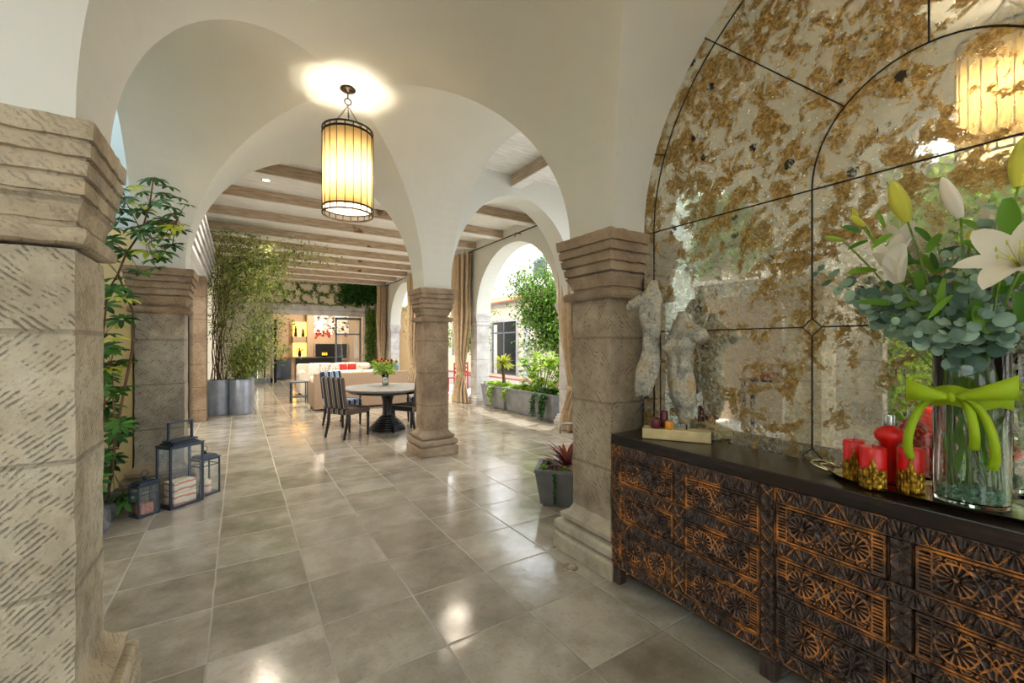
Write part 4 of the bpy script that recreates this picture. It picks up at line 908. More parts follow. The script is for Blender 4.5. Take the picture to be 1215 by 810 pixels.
# vase of red roses
def VWd(x, y, d, o=(0, 0, 0)):
    r = (x - CXP) / FPX * d; return Vector((d * SN + r * CS - o[0], d * CS - r * SN - o[1], CAMH + (HYP - y) * d / FPX - o[2]))
p = VWd(457, 450, 7.75); t = thing('rose_vase', 'small glass vase of red roses on the round table', 'vase of flowers', (p.x, p.y, .75))
MB().lathe([(.002, 0), (.05, 0), (.055, .01), (.05, .1), (.065, .2), (.062, .2), (.046, .1), (.05, .012), (.002, .01)], 24, cap=False).build('vase', 'glass_clear', t, smooth=True)
rb = random.Random(8); st = MB(); lv = MB()
for i in range(60):
    a = rb.uniform(0, 6.28); r = rb.uniform(.05, .24); z = .2 + rb.uniform(0, .22); e = Vector((r * math.cos(a), r * math.sin(a), z)); st.tube([(0, 0, .02), (0, 0, .18), e], .003, 4)
    for k in range(9): lv.leaf(e + Vector((rb.gauss(0, .03), rb.gauss(0, .03), rb.gauss(0, .03))), Vector((rb.uniform(-1, 1), rb.uniform(-1, 1), rb.uniform(-.5, .8))), UPV, rb.uniform(.05, .08), .03)
st.build('stems', 'stem_green', t); lv.build('leaves', 'leaf_bright', t)
for i in range(14):
    a = i * 2.4; r = .05 + .16 * (i / 14); e = Vector((r * math.cos(a), r * math.sin(a), .40 + rb.uniform(-.04, .07))); mb = MB()
    for k in range(12):
        b = k * 2.4; d = Vector((math.cos(b), math.sin(b), 1.6 - k * .1)); mb.blade(e, d, -Vector((math.cos(b), math.sin(b), -.5)), .045, .04, curl=-.9, k=4)
    mb.build('rose', 'rose', t, smooth=True)
# ---------------------------------------------------------------- sofas
def cushion(par, nm, mat, c, d, rz=0, tilt=0): 
    m = T(*c) @ RZ(rz) @ RX(tilt); o = MB().rbox((0, 0, 0), d, min(d) * .45, mat=m, seg=4).build(nm, mat, par, smooth=True); return o
t = thing('sofa', 'taupe sofa with its back towards the round dining table', 'sofa', (1.39, 10.3, 0))
MB().rbox((1.08, .06, .44), (2.16, .12, .80), .03).build('back', 'sofa_taupe', t, smooth=True, auto=.7)
MB().rbox((.12, .5, .34), (.24, .98, .60), .05).build('arm', 'sofa_taupe', t, smooth=True, auto=.7); MB().rbox((2.04, .5, .34), (.24, .98, .60), .05).build('arm', 'sofa_taupe', t, smooth=True, auto=.7)
MB().rbox((1.08, .52, .22), (2.1, .86, .34), .03).build('seat_base', 'sofa_taupe', t, smooth=True)
for k in range(2): cushion(t, 'seat_cushion', 'sofa_cream', (.67 + .82 * k, .58, .45), (.80, .78, .14)); cushion(t, 'back_cushion', 'sofa_cream', (.67 + .82 * k, .24, .68), (.78, .22, .42), tilt=.1)
for x in (.08, 2.08):
    for y in (.08, .9): MB().lathe([(.03, 0), (.035, .05)], 12, c=(x, y, 0)).build('foot', 'black_wood', t)
t = thing('sofa', 'cream sofa with rounded arms facing the dining area, in front of the fireplace room', 'sofa', (1.45, 13.45, 0))
MB().rbox((1.0, .9, .47), (2.0, .2, .86), .06).build('back', 'sofa_cream', t, smooth=True, auto=.7)
for x in (.13, 1.87):
    MB().rbox((x, .48, .32), (.26, .96, .50), .06).tube([(x, 0, .56), (x, .9, .58)], .14, 18).build('arm', 'sofa_cream', t, smooth=True, auto=.7)
MB().rbox((1.0, .45, .22), (1.9, .88, .36), .03).build('seat_base', 'sofa_cream', t, smooth=True, auto=.7)
for k in range(2): cushion(t, 'seat_cushion', 'sofa_cream', (.63 + .74 * k, .42, .46), (.73, .78, .16)); cushion(t, 'back_cushion', 'white_cloth', (.63 + .74 * k, .74, .72), (.70, .2, .40), tilt=-.12)
for x in (.1, 1.9):
    for y in (.08, .9): MB().lathe([(.03, 0), (.035, .05)], 12, c=(x, y, 0)).build('foot', 'black_wood', t)
def pillow(x, y, z, w, mat, lab, rz=0, rnd_=False):
    c = MB()
    if rnd_: c.ell((0, 0, 0), (w * .55, w * .3, w * .3), 20, 12)
    else:
        P = []; n = 12
        for sg in (-1, 1):
            c.grid([[((i / n - .5) * w, sg * w * .16 * (max(0, (1 - abs(2 * i / n - 1) ** 2.5) * (1 - abs(2 * j / n - 1) ** 2.5))) ** .5, (j / n - .5) * w) for j in range(n + 1)] for i in range(n + 1)])
    o = c.build('throw_pillow', mat, smooth=True, loc=(x, y, z)); o.rotation_euler = (-.2, 0, rz); return tag(o, lab, 'pillow')
pillow(2.18, 13.98,   .78, .27, 'pattern', 'black and white patterned pillow, left one on the cream sofa'); pillow(2.45, 13.92, .77, .27, 'pattern', 'black and white patterned pillow beside the red one on the cream sofa', .2)
pillow(2.72, 13.95, .76, .25, 'red_cloth', 'bright red pillow, left of the two on the cream sofa', .3); pillow(2.98, 13.98, .76, .25, 'red_cloth', 'bright red pillow nearer the right arm of the cream sofa', -.2)
pillow(3.30, 13.7, .82, .36, 'sofa_cream', 'rolled cream bolster on the right arm of the cream sofa', 0, True)
t = thing('armchair', 'grey blue armchair right of the cream sofa', 'armchair', (3.75, 13.6, 0))
MB().rbox((.4, .7, .42), (.84, .16, .80), .06).build('back', 'planter_blue', t, smooth=True); MB().rbox((.4, .35, .24), (.8, .7, .36), .06).build('seat', 'planter_blue', t, smooth=True)
for x in (.03, .77): MB().rbox((x, .36, .34), (.12, .72, .5), .05).build('arm', 'planter_blue', t, smooth=True)
for x in (.05, .75):
    for y in (.05, .72): MB().lathe([(.02, 0), (.025, .08)], 10, c=(x, y, 0)).build('leg', 'black_wood', t)
t = thing('side_table', 'small dark blue side table between the two sofas', 'side table', (1.30, 12.3, 0))
MB().rbox((0, 0, .52), (.42, .42, .03), .008).build('tabletop', 'console_blue', t)
for x in (-.18, .18):
    for y in (-.18, .18): MB().box((x, y, .253), (.03, .03, .506)).build('leg', 'console_blue', t)
MB().box((0, 0, .14), (.36, .36, .02)).build('shelf', 'console_blue', t)
t = thing('coffee_table', 'low dark coffee table between the sofas', 'table', (2.5, 12.3, .013)); MB().rbox((0, 0, .40), (1.1, .7, .05), .01).build('tabletop', 'black_wood', t)
for x in (-.48, .48):
    for y in (-.28, .28): MB().box((x, y, .19), (.06, .06, .38)).build('leg', 'black_wood', t)
t = thing('rug', 'pale woven rug under the coffee table', 'rug', (2.62, 12.3, 0)); MB().rbox((0, 0, .006), (1.9, 1.5, .012), .004).build('pile', 'white_cloth', t)
# ---------------------------------------------------------------- room behind the far wall
t = thing('folding_glass_door', 'grey framed folding glass door standing at the right of the far opening', 'door', (3.38, FY + .3, 0), 0)
def gdoor(t, w, h, mid=.72):
    mb = MB().bb(0, .07, 0, .05, 0, h).bb(w - .07, w, 0, .05, 0, h).bb(0, w, 0, .05, 0, .2).bb(0, w, 0, .05, h - .1, h).bb(0, w, 0, .05, h * mid, h * mid + .06); mb.build('door_frame', 'steel_frame', t)
    MB().bb(.07, w - .07, .02, .03, .2, h - .1).build('door_glass', 'pane', t); MB().tube([(w - .04, -.03, 1.0), (w - .04, -.03, 1.15)], .01, 8).build('handle', 'chrome', t)
gdoor(t, 1.05, 2.62)
t = thing('glass_door', 'grey framed garden door left of the far opening behind the potted tree', 'door', (.36, FY + .1, 0)); gdoor(t, .72, 2.18)
MB().bb(1.08, 1.2, FY + .1, FY + .2, 0, 2.68).build('x', 'black_metal') if False else None
t = thing('door_post', 'dark vertical door post at the left of the far opening', 'door frame', (1.12, FY + .15, 0)); MB().bb(0, .1, 0, .2, 0, 2.45).build('post', 'black_metal', t); MB().bb(0, .03, -.02, 0, .9, 1.2).build('plate', 'steel_frame', t)
t = thing('lit_niche', 'glowing wall niches with statues and red flowers beside the fireplace', 'niche', (0, 22.88, 0))
MB().bb(2.15, 2.75, 0, .05, 1.86, 2.56).bb(2.15, 2.75, 0, .05, .9, 1.55).build('niche_light', 'glow_warm', t)
MB().bb(2.12, 2.15, -.12, .06, .85, 2.6).bb(2.75, 2.78, -.12, .06, .85, 2.6).bb(2.12, 2.78, -.12, .06, 2.56, 2.6).bb(2.12, 2.78, -.12, .06, 1.55, 1.86).bb(2.12, 2.78, -.12, .06, .85, .9).build('niche_frame', 'plaster_taupe', t)
mb = MB(); 
for x, h in ((2.28, .5), (2.6, .38)): mb.lathe([(.07, 0), (.075, h * .2), (.05, h * .55), (.065, h * .7), (.03, h * .85), (.04, h), (.002, h + .02)], 14, c=(x, -.05, 1.862))
mb.build('statuette', 'black_metal', t, smooth=True)
mb = MB(); rb = random.Random(3)
for i in range(16): mb.ell((2.45 + rb.gauss(0, .08), -.05, 1.22 + rb.gauss(0, .06)), (.035, .035, .03), 8, 6)
mb.build('red_flowers', 'rose', t, smooth=True); MB().lathe([(.06, 0), (.09, .1), (.05, .25), (.06, .3)], 16, c=(2.45, -.05, .902)).build('flower_pot', 'black_metal', t, smooth=True)
t = thing('fireplace', 'black rectangular fireplace opening in the taupe wall', 'fireplace', (3.1, 22.5, 0)); MB().bb(.0, 1.45, 0, .09, .78, 1.5).build('firebox', 'fire_black', t); MB().bb(-.05, 1.5, -.03, .09, .72, .78).bb(-.05, 1.5, -.02, .09, 1.5, 1.54).bb(-.05, 0, -.02, .09, .78, 1.5).bb(1.45, 1.5, -.02, .09, .78, 1.5).build('surround', 'stone_grey', t)
t = thing('mosaic_artwork', 'speckled grey and white mosaic panel above the fireplace', 'artwork', (3.05, 22.56, 1.95)); MB().bb(0, 1.6, 0, .03, 0, 1.05).build('panel', 'mosaic', t)
t = thing('flower_garland', 'dark red flowers below the mosaic panel', 'flowers', (3.1, 22.55, 1.98)); mb = MB()
for i in range(26): mb.ell((rb.uniform(0, .65), 0, rb.gauss(0, .08)), (.05, .04, .045), 8, 6)
for i in range(5): mb.ell((1.35 + rb.uniform(0, .2), 0, rb.gauss(0, .05)), (.05, .04, .045), 8, 6)
mb.build('blossoms', 'rose', t, smooth=True)
t = thing('console_cabinet', 'blue grey drum cabinet with red top just inside the far room', 'cabinet', (1.55, 20.4, 0)); MB().lathe([(.30, 0), (.32, .03), (.32, .86), (.3, .9)], 32).build('drum', 'console_blue', t, smooth=True, auto=.6); MB().lathe([(.33, .9), (.33, .94), (.02, .945)], 32).build('top', 'red_cloth', t)
t = thing('long_console', 'long dark console in front of the fireplace', 'console table', (2.05, 20.8, 0)); MB().rbox((.95, 0, .44), (1.9, .4, .88), .01).build('body', 'black_wood', t); MB().rbox((.95, 0, .90), (2.0, .46, .03), .01).build('top', 'console_blue', t)
t = thing('candle_bowl', 'bowl with orange flames on the long dark console', 'candle', (3.25, 20.8, .918)); MB().lathe([(.08, 0), (.16, .07), (.17, .08), (.14, .07), (.02, .03)], 20).build('bowl', 'black_metal', t, smooth=True)
mb = MB(); [mb.ell((x, 0, .13), (.025, .02, .07), 8, 8) for x in (-.08, 0, .08)]; mb.build('flame', 'flame', t, smooth=True)
t = thing('flower_pot_plant', 'slender green orchid stems on the red topped cabinet', 'plant', (1.55, 20.4, .947)); MB().lathe([(.05, 0), (.06, .08), (.055, .09)], 16).build('pot', 'white_paint', t); mb = MB(); [mb.tube([(0, 0, .05), (.05 * k, 0, .3), (.12 * k, 0, .45)], .008, 5) for k in (-1, .3, 1)]; mb.build('stems', 'leaf_lily', t)
# ---------------------------------------------------------------- courtyard
t = thing('courtyard_building', 'cream courtyard building with dark glazed door, seen through the big arch', 'building', (9.6, 0, 0))
MB().bb(0, .4, 8.5, 26, 0, 3.1).build('wall', 'facade', t); MB().bb(-.12, .4, 8.5, 26, 3.1, 3.3).build('cornice', 'stone_white', t)
MB().bb(2.6, 3.0, 6, 30, 0, 6.4).build('upper_wall', 'white_paint', t)
mb = MB().add([(-.35, 8.3, 3.3), (-.35, 26, 3.3), (2.6, 26, 4.1), (2.6, 8.3, 4.1), (-.35, 8.3, 3.24), (-.35, 26, 3.24), (2.6, 26, 4.02), (2.6, 8.3, 4.02)], [(0, 3, 2, 1), (4, 5, 6, 7), (0, 1, 5, 4), (3, 7, 6, 2), (0, 4, 7, 3), (1, 2, 6, 5)]); mb.build('roof', 'roof_tile', t)
for y0, y1, z0, z1 in ((14.6, 16.6, .2, 2.45), (10.6, 11.6, .9, 2.3), (19.5, 20.8, .9, 2.3)):
    mb = MB().bb(-.05, .02, y0 - .12, y0, z0, z1 + .12).bb(-.05, .02, y1, y1 + .12, z0, z1 + .12).bb(-.05, .02, y0, y1, z1, z1 + .12); f = mb.build('window_frame', 'stone_white', t)
    MB().bb(-.01, .005, y0, y1, z0, z1).build('pane', 'dark_glass', f)
    mb = MB(); mb.bb(-.03, 0, y0, y0 + .07, z0, z1).bb(-.03, 0, y1 - .07, y1, z0, z1).bb(-.03, 0, (y0 + y1) / 2 - .04, (y0 + y1) / 2 + .04, z0, z1).bb(-.03, 0, y0, y1, z1 - .5, z1 - .44); mb.build('glazing_bar', 'steel_frame', f)
    MB().bb(-.02, -.012, y1 - .42, y1 - .12, z0, z1 - .1).build('inner_curtain', 'white_cloth', f)
for y0, y1, z0, z1 in ((12, 12.9, 4.7, 5.6), (16, 17, 4.7, 5.6)):
    f = MB().bb(2.54, 2.61, y0, y1, z0, z1).build('upper_window', 'steel_frame', t); MB().bb(2.53, 2.545, y0 + .08, y1 - .08, z0 + .08, z1 - .08).build('pane', 'dark_glass', f)
t = thing('round_column', 'slim pale column in front of the courtyard building', 'column', (8.7, 12.6, 0)); MB().lathe([(.2, 0), (.2, .12), (.16, .16), (.14, .2), (.125, 2.5), (.16, 2.55), (.2, 2.62), (.2, 2.72)], 24).build('shaft', 'stone_white', t, smooth=True, auto=.6)
t = thing('garden_kerb', 'low white garden wall with reddish coping in the courtyard', 'low wall', (6.9, 0, 0)); MB().bb(0, .3, 6.0, 15.5, -.02, .42).build('wall', 'white_paint', t); MB().bb(-.03, .33, 5.98, 15.5, .42, .48).build('coping', 'pink_stone', t, bevel=.01)
t = thing('courtyard_wall', 'tall white wall closing the courtyard on the far side', 'wall', (0, 27, 0)); MB().bb(5.4, 14, 0, .3, -.02, 5).build('wall', 'white_paint', t)
# planters
def box_planter(loc, L, W, Hh, rz, label, mat='planter_grey', taper=.05, group=None):
    t = thing('planter', label, 'planter', loc, rz, group)
    mb = MB(); hx, hy = W / 2, L / 2
    mb.square((0, 0), (hx, hy), [(0.03, -taper), (.031, -taper), (Hh - .03, 0), (Hh - .03, .008), (Hh, .008), (Hh, -.03), (Hh - .06, -.035)]); mb.build('box', mat, t, bevel=.004)
    MB().square((0, 0), (hx - taper - .02, hy - taper - .02), [(0, 0), (.03, 0)]).build('plinth', mat, t)
    MB().bb(-hx + .04, hx - .04, -hy + .04, hy - .04, Hh - .075, Hh - .05).build('soil', 'soil', t); return t
PL = [(8.68, 'left grey box planter by the arcade, holding the small spiky tree'), (7.58, 'middle grey box planter by the arcade with a low leafy mat'), (6.68, 'grey box planter by the arcade nearest the right stone pillar'), (5.2, 'grey box planter hidden behind the right stone pillar')]
for y, lb in PL: box_planter((5.2, y, 0), .66 if y == 6.68 else 1.04, .42, .53, 0, lb, 'planter_grey' if y != 7.58 else 'planter_grey')
rb = random.Random(21)
def low_mat(loc, ex, ey, n, label, mat='leaf_bright', h=.14, trail=()):
    t = thing('leafy_plant', label, 'plant', loc); lv = MB(); st = MB()
    for i in range(n):
        x, y = rb.uniform(-ex, ex), rb.uniform(-ey, ey); z = rb.uniform(0, h) * (1 - .3 * abs(y / ey)); c = Vector((x, y, z)); st.tube([(x * .9, y * .9, -.02), c], .0025, 4)
        for k in range(4): lv.leaf(c, Vector((rb.uniform(-1, 1), rb.uniform(-1, 1), rb.uniform(-.2, .8))), UPV, rb.uniform(.05, .1), rb.uniform(.03, .055))
    for (x, y, ln) in trail:
        p = Vector((x, y, .02)); pts = [p]
        for k in range(12): p = p + Vector((-.012 if k < 5 else 0, rb.gauss(0, .012), .01 if k < 2 else -ln / 10)); pts.append(p)
        st.tube(pts, .003, 4)
        for q in pts:
            for j in range(6): lv.leaf(q + Vector((-.012, rb.gauss(0, .03), rb.gauss(0, .02))), Vector((-1, rb.uniform(-1, 1), rb.uniform(-1, .3))), UPV, rb.uniform(.04, .075), rb.uniform(.03, .05))
    st.build('stems', 'stem_green', t); lv.build('leaves', mat, t); return t
low_mat((5.2, 8.68, .46), .17, .46, 210, 'low bright leafy plants with a trailing strand in the left planter', trail=((-.2, -.12, .38), (-.2, .02, .22)))
low_mat((5.2, 7.58, .46), .17, .46, 230, 'low bright leafy mat filling the middle planter', trail=((-.2, .4, .2),))
low_mat((5.2, 6.68, .46), .17, .29, 120, 'darker trailing ivy spilling over the planter nearest the right pillar', 'leaf_deep', .16, ((-.21, .27, .4), (-.21, .20, .34), (-.21, -.05, .36), (-.21, -.14, .42), (-.21, -.1, .3)))
low_mat((5.2, 5.2, .46), .17, .46, 90, 'leafy plants in the hidden planter')
t = thing('broadleaf_bush', 'bright round leaved bush rising from the nearer planters', 'plant', (5.25, 7.05, .40)); lv = MB(); st = MB()
for i in range(46):
    y = rb.uniform(-.6, .65); e = Vector((rb.uniform(-.12, .2), y, rb.uniform(.25, .95) * (1.0 - .35 * abs(y)))); st.tube([(0, y * .3 , .06), e * .6, e], .006, 5)
    for k in range(7): lv.blade(e + Vector((rb.gauss(0, .05), rb.gauss(0, .05), rb.gauss(0, .05))), Vector((rb.uniform(-1, 1), rb.uniform(-1, 1), rb.uniform(-.3, .6))), UPV, rb.uniform(.10, .16), rb.uniform(.09, .13), curl=.5, k=4)
st.build('stems', 'stem_green', t); lv.build('leaves', 'leaf_bright', t, smooth=True)
t = thing('spiky_tree', 'small yellow green spiky headed tree in the left planter', 'plant', (5.2, 8.5, .46)); MB().tube([(0, 0, -.02), (.02, 0, .2), (0, .01, .42), (-.01, 0, .55)], [.05, .04, .035, .03], 8).build('trunk', 'bark', t, smooth=True)
lv = MB()
for i in range(120):
    a = rb.uniform(0, 6.28); el = rb.uniform(-.3, 1.3); lv.blade(Vector((0, 0, .56)), Vector((math.cos(a) * math.cos(el), math.sin(a) * math.cos(el), math.sin(el))), UPV, rb.uniform(.22, .34), .035, curl=.7, k=5)
lv.build('leaves', 'leaf_yellow', t, smooth=True)
def tree(loc, crown, R, n, label, mat, trunk_r=.09, lsize=.09, seed=1, nb=46, name='courtyard_tree', trunks=1, lw=.55, loose=.35):
    r_ = random.Random(seed); t = thing(name, label, 'tree', loc); st = MB(); lv = MB(); c = Vector(crown)
    for k in range(trunks):
        o = Vector((r_.gauss(0, .06 * (trunks > 1) * 3), r_.gauss(0, .06 * (trunks > 1) * 3), 0)); hub = c * .75 + Vector((r_.gauss(0, R[0] * .25 * (trunks > 1)), r_.gauss(0, R[1] * .25 * (trunks > 1)), 0)); pts = [o + (hub - o) * (i / 8) + Vector((r_.gauss(0, .03), r_.gauss(0, .03), 0)) * (i > 0) for i in range(9)]
        st.tube(pts, [trunk_r * (1 - .06 * i) for i in range(9)], 8)
        for b in range(nb // trunks):
            d = Vector((r_.gauss(0, 1), r_.gauss(0, 1), r_.gauss(0, 1))).normalized(); e = c + Vector((d.x * R[0], d.y * R[1], d.z * R[2])) * r_.uniform(.45, 1.0); s_ = pts[r_.randint(4, 8)]
            bp = [s_.lerp(e, i / 7) + Vector((r_.gauss(0, .04), r_.gauss(0, .04), .12 * math.sin(PI * i / 7))) * (0 < i < 7) for i in range(8)]; st.tube(bp, [trunk_r * .3 * (1 - i / 9) for i in range(8)], 5)
            for j in range(n // nb):
                q = bp[r_.randint(2, 7)] + Vector((r_.gauss(0, loose * .5), r_.gauss(0, loose * .5), r_.gauss(0, loose * .42)))
                lv.leaf(q, Vector((r_.uniform(-1, 1), r_.uniform(-1, 1), r_.uniform(-1, .4))), Vector((r_.uniform(-.5, .5), r_.uniform(-.5, .5), 1)), lsize * r_.uniform(.7, 1.3), lsize * lw)
    st.build('branches', 'bark', t, smooth=True); lv.build('leaves', mat, t); return t
tree((7.75, 9.3, -.02), (-.35, .3, 2.75), (1.5, 1.65, 1.85), 14000, 'leafy green tree filling the big courtyard arch', 'leaf_tree', .10, .10, 5, 60)
tree((7.2, 17.5, -.02), (0, 0, 2.4), (1.3, 1.5, 1.6), 3600, 'loose pale tree seen through the arch left of the central pillar', 'leaf_ficus', .08, .12, 6, 40)
tree((7.4, 14.2, -.02), (0, 0, 2.2), (.8, .7, 1.5), 1500, 'small slender tree behind the knotted curtain', 'leaf_ficus', .05, .11, 9, 26)
def red_chair(loc, rz, lb):
    t = thing('garden_chair', lb, 'chair', loc, rz); MB().rbox((0, 0, .44), (.44, .42, .04), .01).build('seat', 'red_chair', t)
    for x in (-.2, .2):
        MB().box((x, .19, .22), (.035, .035, .44)).build('leg', 'red_chair', t); MB().box((x, -.19, .45), (.035, .035, .90)).build('leg', 'red_chair', t)
    mb = MB(); [mb.box((0, -.19, z), (.40, .02, .06)) for z in (.58, .72, .86)]; mb.build('back_rail', 'red_chair', t); return t
red_chair((5.9, 12.5, -.02), 2.2, 'reddish wooden garden chair just outside the arch, beside the knotted curtain')
red_chair((6.6, 13.3, -.02), -1.0, 'reddish wooden garden chair further out in the courtyard')
# ---------------------------------------------------------------- curtains
t = thing('curtain_rod', 'long dark curtain rod running under the beams along the courtyard arcade', 'curtain rod', (4.86, 0, 3.80))
MB().tube([(0, 2.3, 0), (0, 17.9, 0)], .014, 8).build('rod', 'iron', t)
for y in (2.5, 5.1, 7.45, 9.65, 13.2, 16.9): 
    mb = MB().tube([(.14, y, .02), (0, y, .02), (0, y, -.02)], .010, 6); mb.tube([(0, y, -.03), (0, y + .05, -.05)], .008, 6); mb.build('bracket', 'iron', t)
def curtain(y, half, label, seed=0, mat='curtain', knot=.72):
    t = thing('curtain', label, 'curtain', (4.84, y, 0)); P = []; n = 70; seg = 132; nf = 11
    for i in range(n + 1):
        z = .015 + (3.80 - .015) * i / n
        if z > knot: f = min(1, .32 + .68 * ((z - knot) / 1.5) ** .8)
        else: f = .32 + .62 * ((knot - z) / knot) ** .8
        tw = 1.1 * math.exp(-((z - knot) / .25) ** 2); ring = []
        for k in range(seg):
            a = 2 * PI * k / seg; fold = 1 + .42 * math.cos(nf * a + seed + .8 * math.sin(z * 1.3)) * min(1, f * 1.3) + .10 * math.cos((nf * 2 + 1) * a + z * 2)
            a2 = a + tw * .8; ry = half * f * fold; rx = min(half * .42, .11) * (.55 + .45 * f) * fold
            ring.append((rx * math.cos(a2), ry * math.sin(a2) + .015 * math.sin(z * 2 + seed), z))
        P.append(ring)
    mb = MB().grid(P, closeu=True); mb.build('cloth', mat, t, smooth=True)
    mb = MB()
    for q in range(3):
        mb.tube([(.075 * math.cos(a), .085 * half / .3 * math.sin(a) + .02, knot + .03 * q - .03 + .035 * math.sin(a * 2 + q * 2)) for a in [2 * PI * j / 24 for j in range(24)]], .034, 10, closed=True)
    mb.build('knot', mat, t, smooth=True)
curtain(10.02, .34, 'tall knotted beige curtain left of the big courtyard arch', 1)
curtain(5.60, .27, 'tall knotted brown beige curtain just left of the right stone pillar', 2)
curtain(13.62, .30, 'knotted beige curtain just left of the brown central pillar', 3)
curtain(17.35, .28, 'knotted beige curtain next to the far wall', 4)
# ---------------------------------------------------------------- tall tree in zinc pots
for p, r, lb in (((-.36, 11.05), .215, 'left one of the tall zinc cylinder planters by the left wall'), ((.03, 10.92), .215, 'middle tall zinc cylinder planter under the tall tree'), ((.10, 11.52), .19, 'zinc cylinder planter partly hidden behind the other two')):
    t = thing('zinc_planter', lb, 'planter', (p[0], p[1], 0)); h = .74
    MB().lathe([(r - .01, 0), (r, .01), (r, h - .01), (r - .005, h), (r - .02, h - .005), (r - .02, h - .06)], 40).build('cylinder', 'zinc', t, smooth=True, auto=.7); MB().lathe([(.005, h - .06), (r - .021, h - .055)], 24, cap=False).build('soil', 'soil', t)
t = thing('potted_tree', 'tall airy potted tree with fine leaves reaching the beams by the left wall', 'tree', (-.36, 11.05, .68)); st = MB(); lv = MB(); rb = random.Random(31)
tips = []
for i in range(15):
    x, y = rb.uniform(246, 290), rb.uniform(262, 330); e = VWd(x, y, rb.uniform(8.8, 9.9), (-.36, 11.05, .68)); o = Vector((rb.gauss(0, .07), rb.gauss(0, .07), 0)); pts = [o.lerp(e, k / 10) + Vector((rb.gauss(0, .03), rb.gauss(0, .03), 0)) * (k > 0) for k in range(11)]; st.tube(pts, [.010 * (1 - k * .07) for k in range(11)], 5); tips += pts[4:]
arms = [(345, 300), (385, 306), (330, 330), (340, 345), (325, 350), (300, 290), (320, 290), (335, 380), (310, 400), (325, 400), (300, 420), (312, 430), (335, 415), (290, 440), (300, 300), (285, 275), (300, 276), (265, 272), (318, 310), (310, 340), (322, 370), (305, 370), (330, 315), (350, 290), (365, 298), (290, 410), (280, 395), (255, 300), (252, 340), (262, 380)]
for x, y in arms:
    s_ = tips[rb.randint(0, len(tips) - 1)] if y < 350 else Vector((.3, -.1, .1)); e = VWd(x, y, rb.uniform(8.6, 9.8), (-.36, 11.05, .68)); pts = [s_.lerp(e, k / 8) + Vector((rb.gauss(0, .03), rb.gauss(0, .03), .1 * math.sin(PI * k / 8))) * (0 < k < 8) for k in range(9)]; st.tube(pts, [.008 * (1 - k * .09) for k in range(9)], 4)
    for q in pts[2:]:
        dn = (44 if x > 285 else 22) if y > 300 else 34
        for j in range(dn): p = q + Vector((rb.gauss(0, .13), rb.gauss(0, .13), rb.gauss(0, .12))); lv.leaf(p, Vector((rb.uniform(-1, 1), rb.uniform(-1, 1), rb.uniform(-1, .3))), Vector((0, 0, 1)), rb.uniform(.07, .11), .036)
for q in tips:
    for j in range(14): p = q + Vector((rb.gauss(0, .11), rb.gauss(0, .11), rb.gauss(0, .1))); lv.leaf(p, Vector((rb.uniform(-1, 1), rb.uniform(-1, 1), rb.uniform(-1, .3))), Vector((0, 0, 1)), rb.uniform(.045, .08), .024)
for v in range(len(st.v)):
    x, y, z = st.v[v]; st.v[v] = (x, y, z if z < 3.1 else 3.1 - (z - 3.1) * .3)
for v in range(len(lv.v)):
    x, y, z = lv.v[v]; lv.v[v] = (max(x, XL + .38 + .02), y, z if z < 3.14 else 3.14 - (z - 3.14) * .6)
st.build('stems', 'bark', t, smooth=True); lv.build('leaves', 'leaf_ficus', t)
# ---------------------------------------------------------------- ivy on walls
def ivy(name, label, paths, plane, mat='leaf_ivy', dens=10, spread=.05, ls=.09, seed=3, cat='ivy'):
    """paths of (u, z) drawn on a wall; plane maps (u, z, out) to a point"""
    r_ = random.Random(seed); t = thing(name, label, cat); st = MB(); lv = MB()
    for pa in paths:
        pts = []
        for a, b in zip(pa[:-1], pa[1:]):
            n = max(2, int(math.hypot(b[0] - a[0], b[1] - a[1]) / .12))
            pts += [(a[0] + (b[0] - a[0]) * i / n, a[1] + (b[1] - a[1]) * i / n) for i in range(n)]
        pts = [(u + r_.gauss(0, .015), z + r_.gauss(0, .015)) for u, z in pts] + [pa[-1]]
        st.tube([plane(u, z, .02) for u, z in pts], .009, 5)
        for u, z in pts:
            for k in range(dens):
                p = Vector(plane(u + r_.gauss(0, spread), z + r_.gauss(0, spread), r_.uniform(.02, .10))); nrm = Vector(plane(0, 0, 1)) - Vector(plane(0, 0, 0))
                lv.leaf(p, Vector((r_.uniform(-1, 1), r_.uniform(-1, 1), r_.uniform(-1, .5))), nrm + Vector((r_.uniform(-.4, .4),) * 3), ls * r_.uniform(.7, 1.2), ls * .75)
    for i_, (a_, b_, c_) in enumerate(lv.v): lv.v[i_] = clampf(a_, b_, c_)
    st.build('stems', 'bark', t); lv.build('leaves', mat, t); return t
clampf = lambda x, y, z: (min(x, CXW - .01), min(y, FY - .01), z if z < CZ - .03 else CZ - .03 - (z - CZ + .03) * .5)
far = lambda u, z, o: (u, FY - o, z)
sc_ = []
for k in range(5):
    x0 = .7 + k * .62; sc_.append([(x0 + .31 + .31 * math.cos(a), 3.85 - .38 * math.sin(a) * 1.0 + (.0 if k % 2 else .06)) for a in [PI * i / 10 for i in range(11)]])
    sc_.append([(x0 + .3 + .2 * math.cos(a), 3.35 + .2 * math.sin(a)) for a in [2 * PI * i / 12 for i in range(10)]])
ivy('climbing_ivy', 'thin ivy trained in scallops on the cream wall above the far opening', sc_ + [[(-.5, 3.1), (4.2, 3.12)], [(0.2, 3.9), (4.0, 3.95)]], far, dens=4, spread=.03, ls=.07)
ivy('climbing_ivy', 'dense dark ivy in the upper right corner of the far wall', [[(3.7 + .16 * i, 3.25 + .1 * (i % 3)), (3.8 + .15 * i, 3.95)] for i in range(8)] + [[(3.6, 3.3 + .12 * i), (4.95, 3.3 + .12 * i)] for i in range(6)], far, 'leaf_deep', 16, .08, .11, 5)
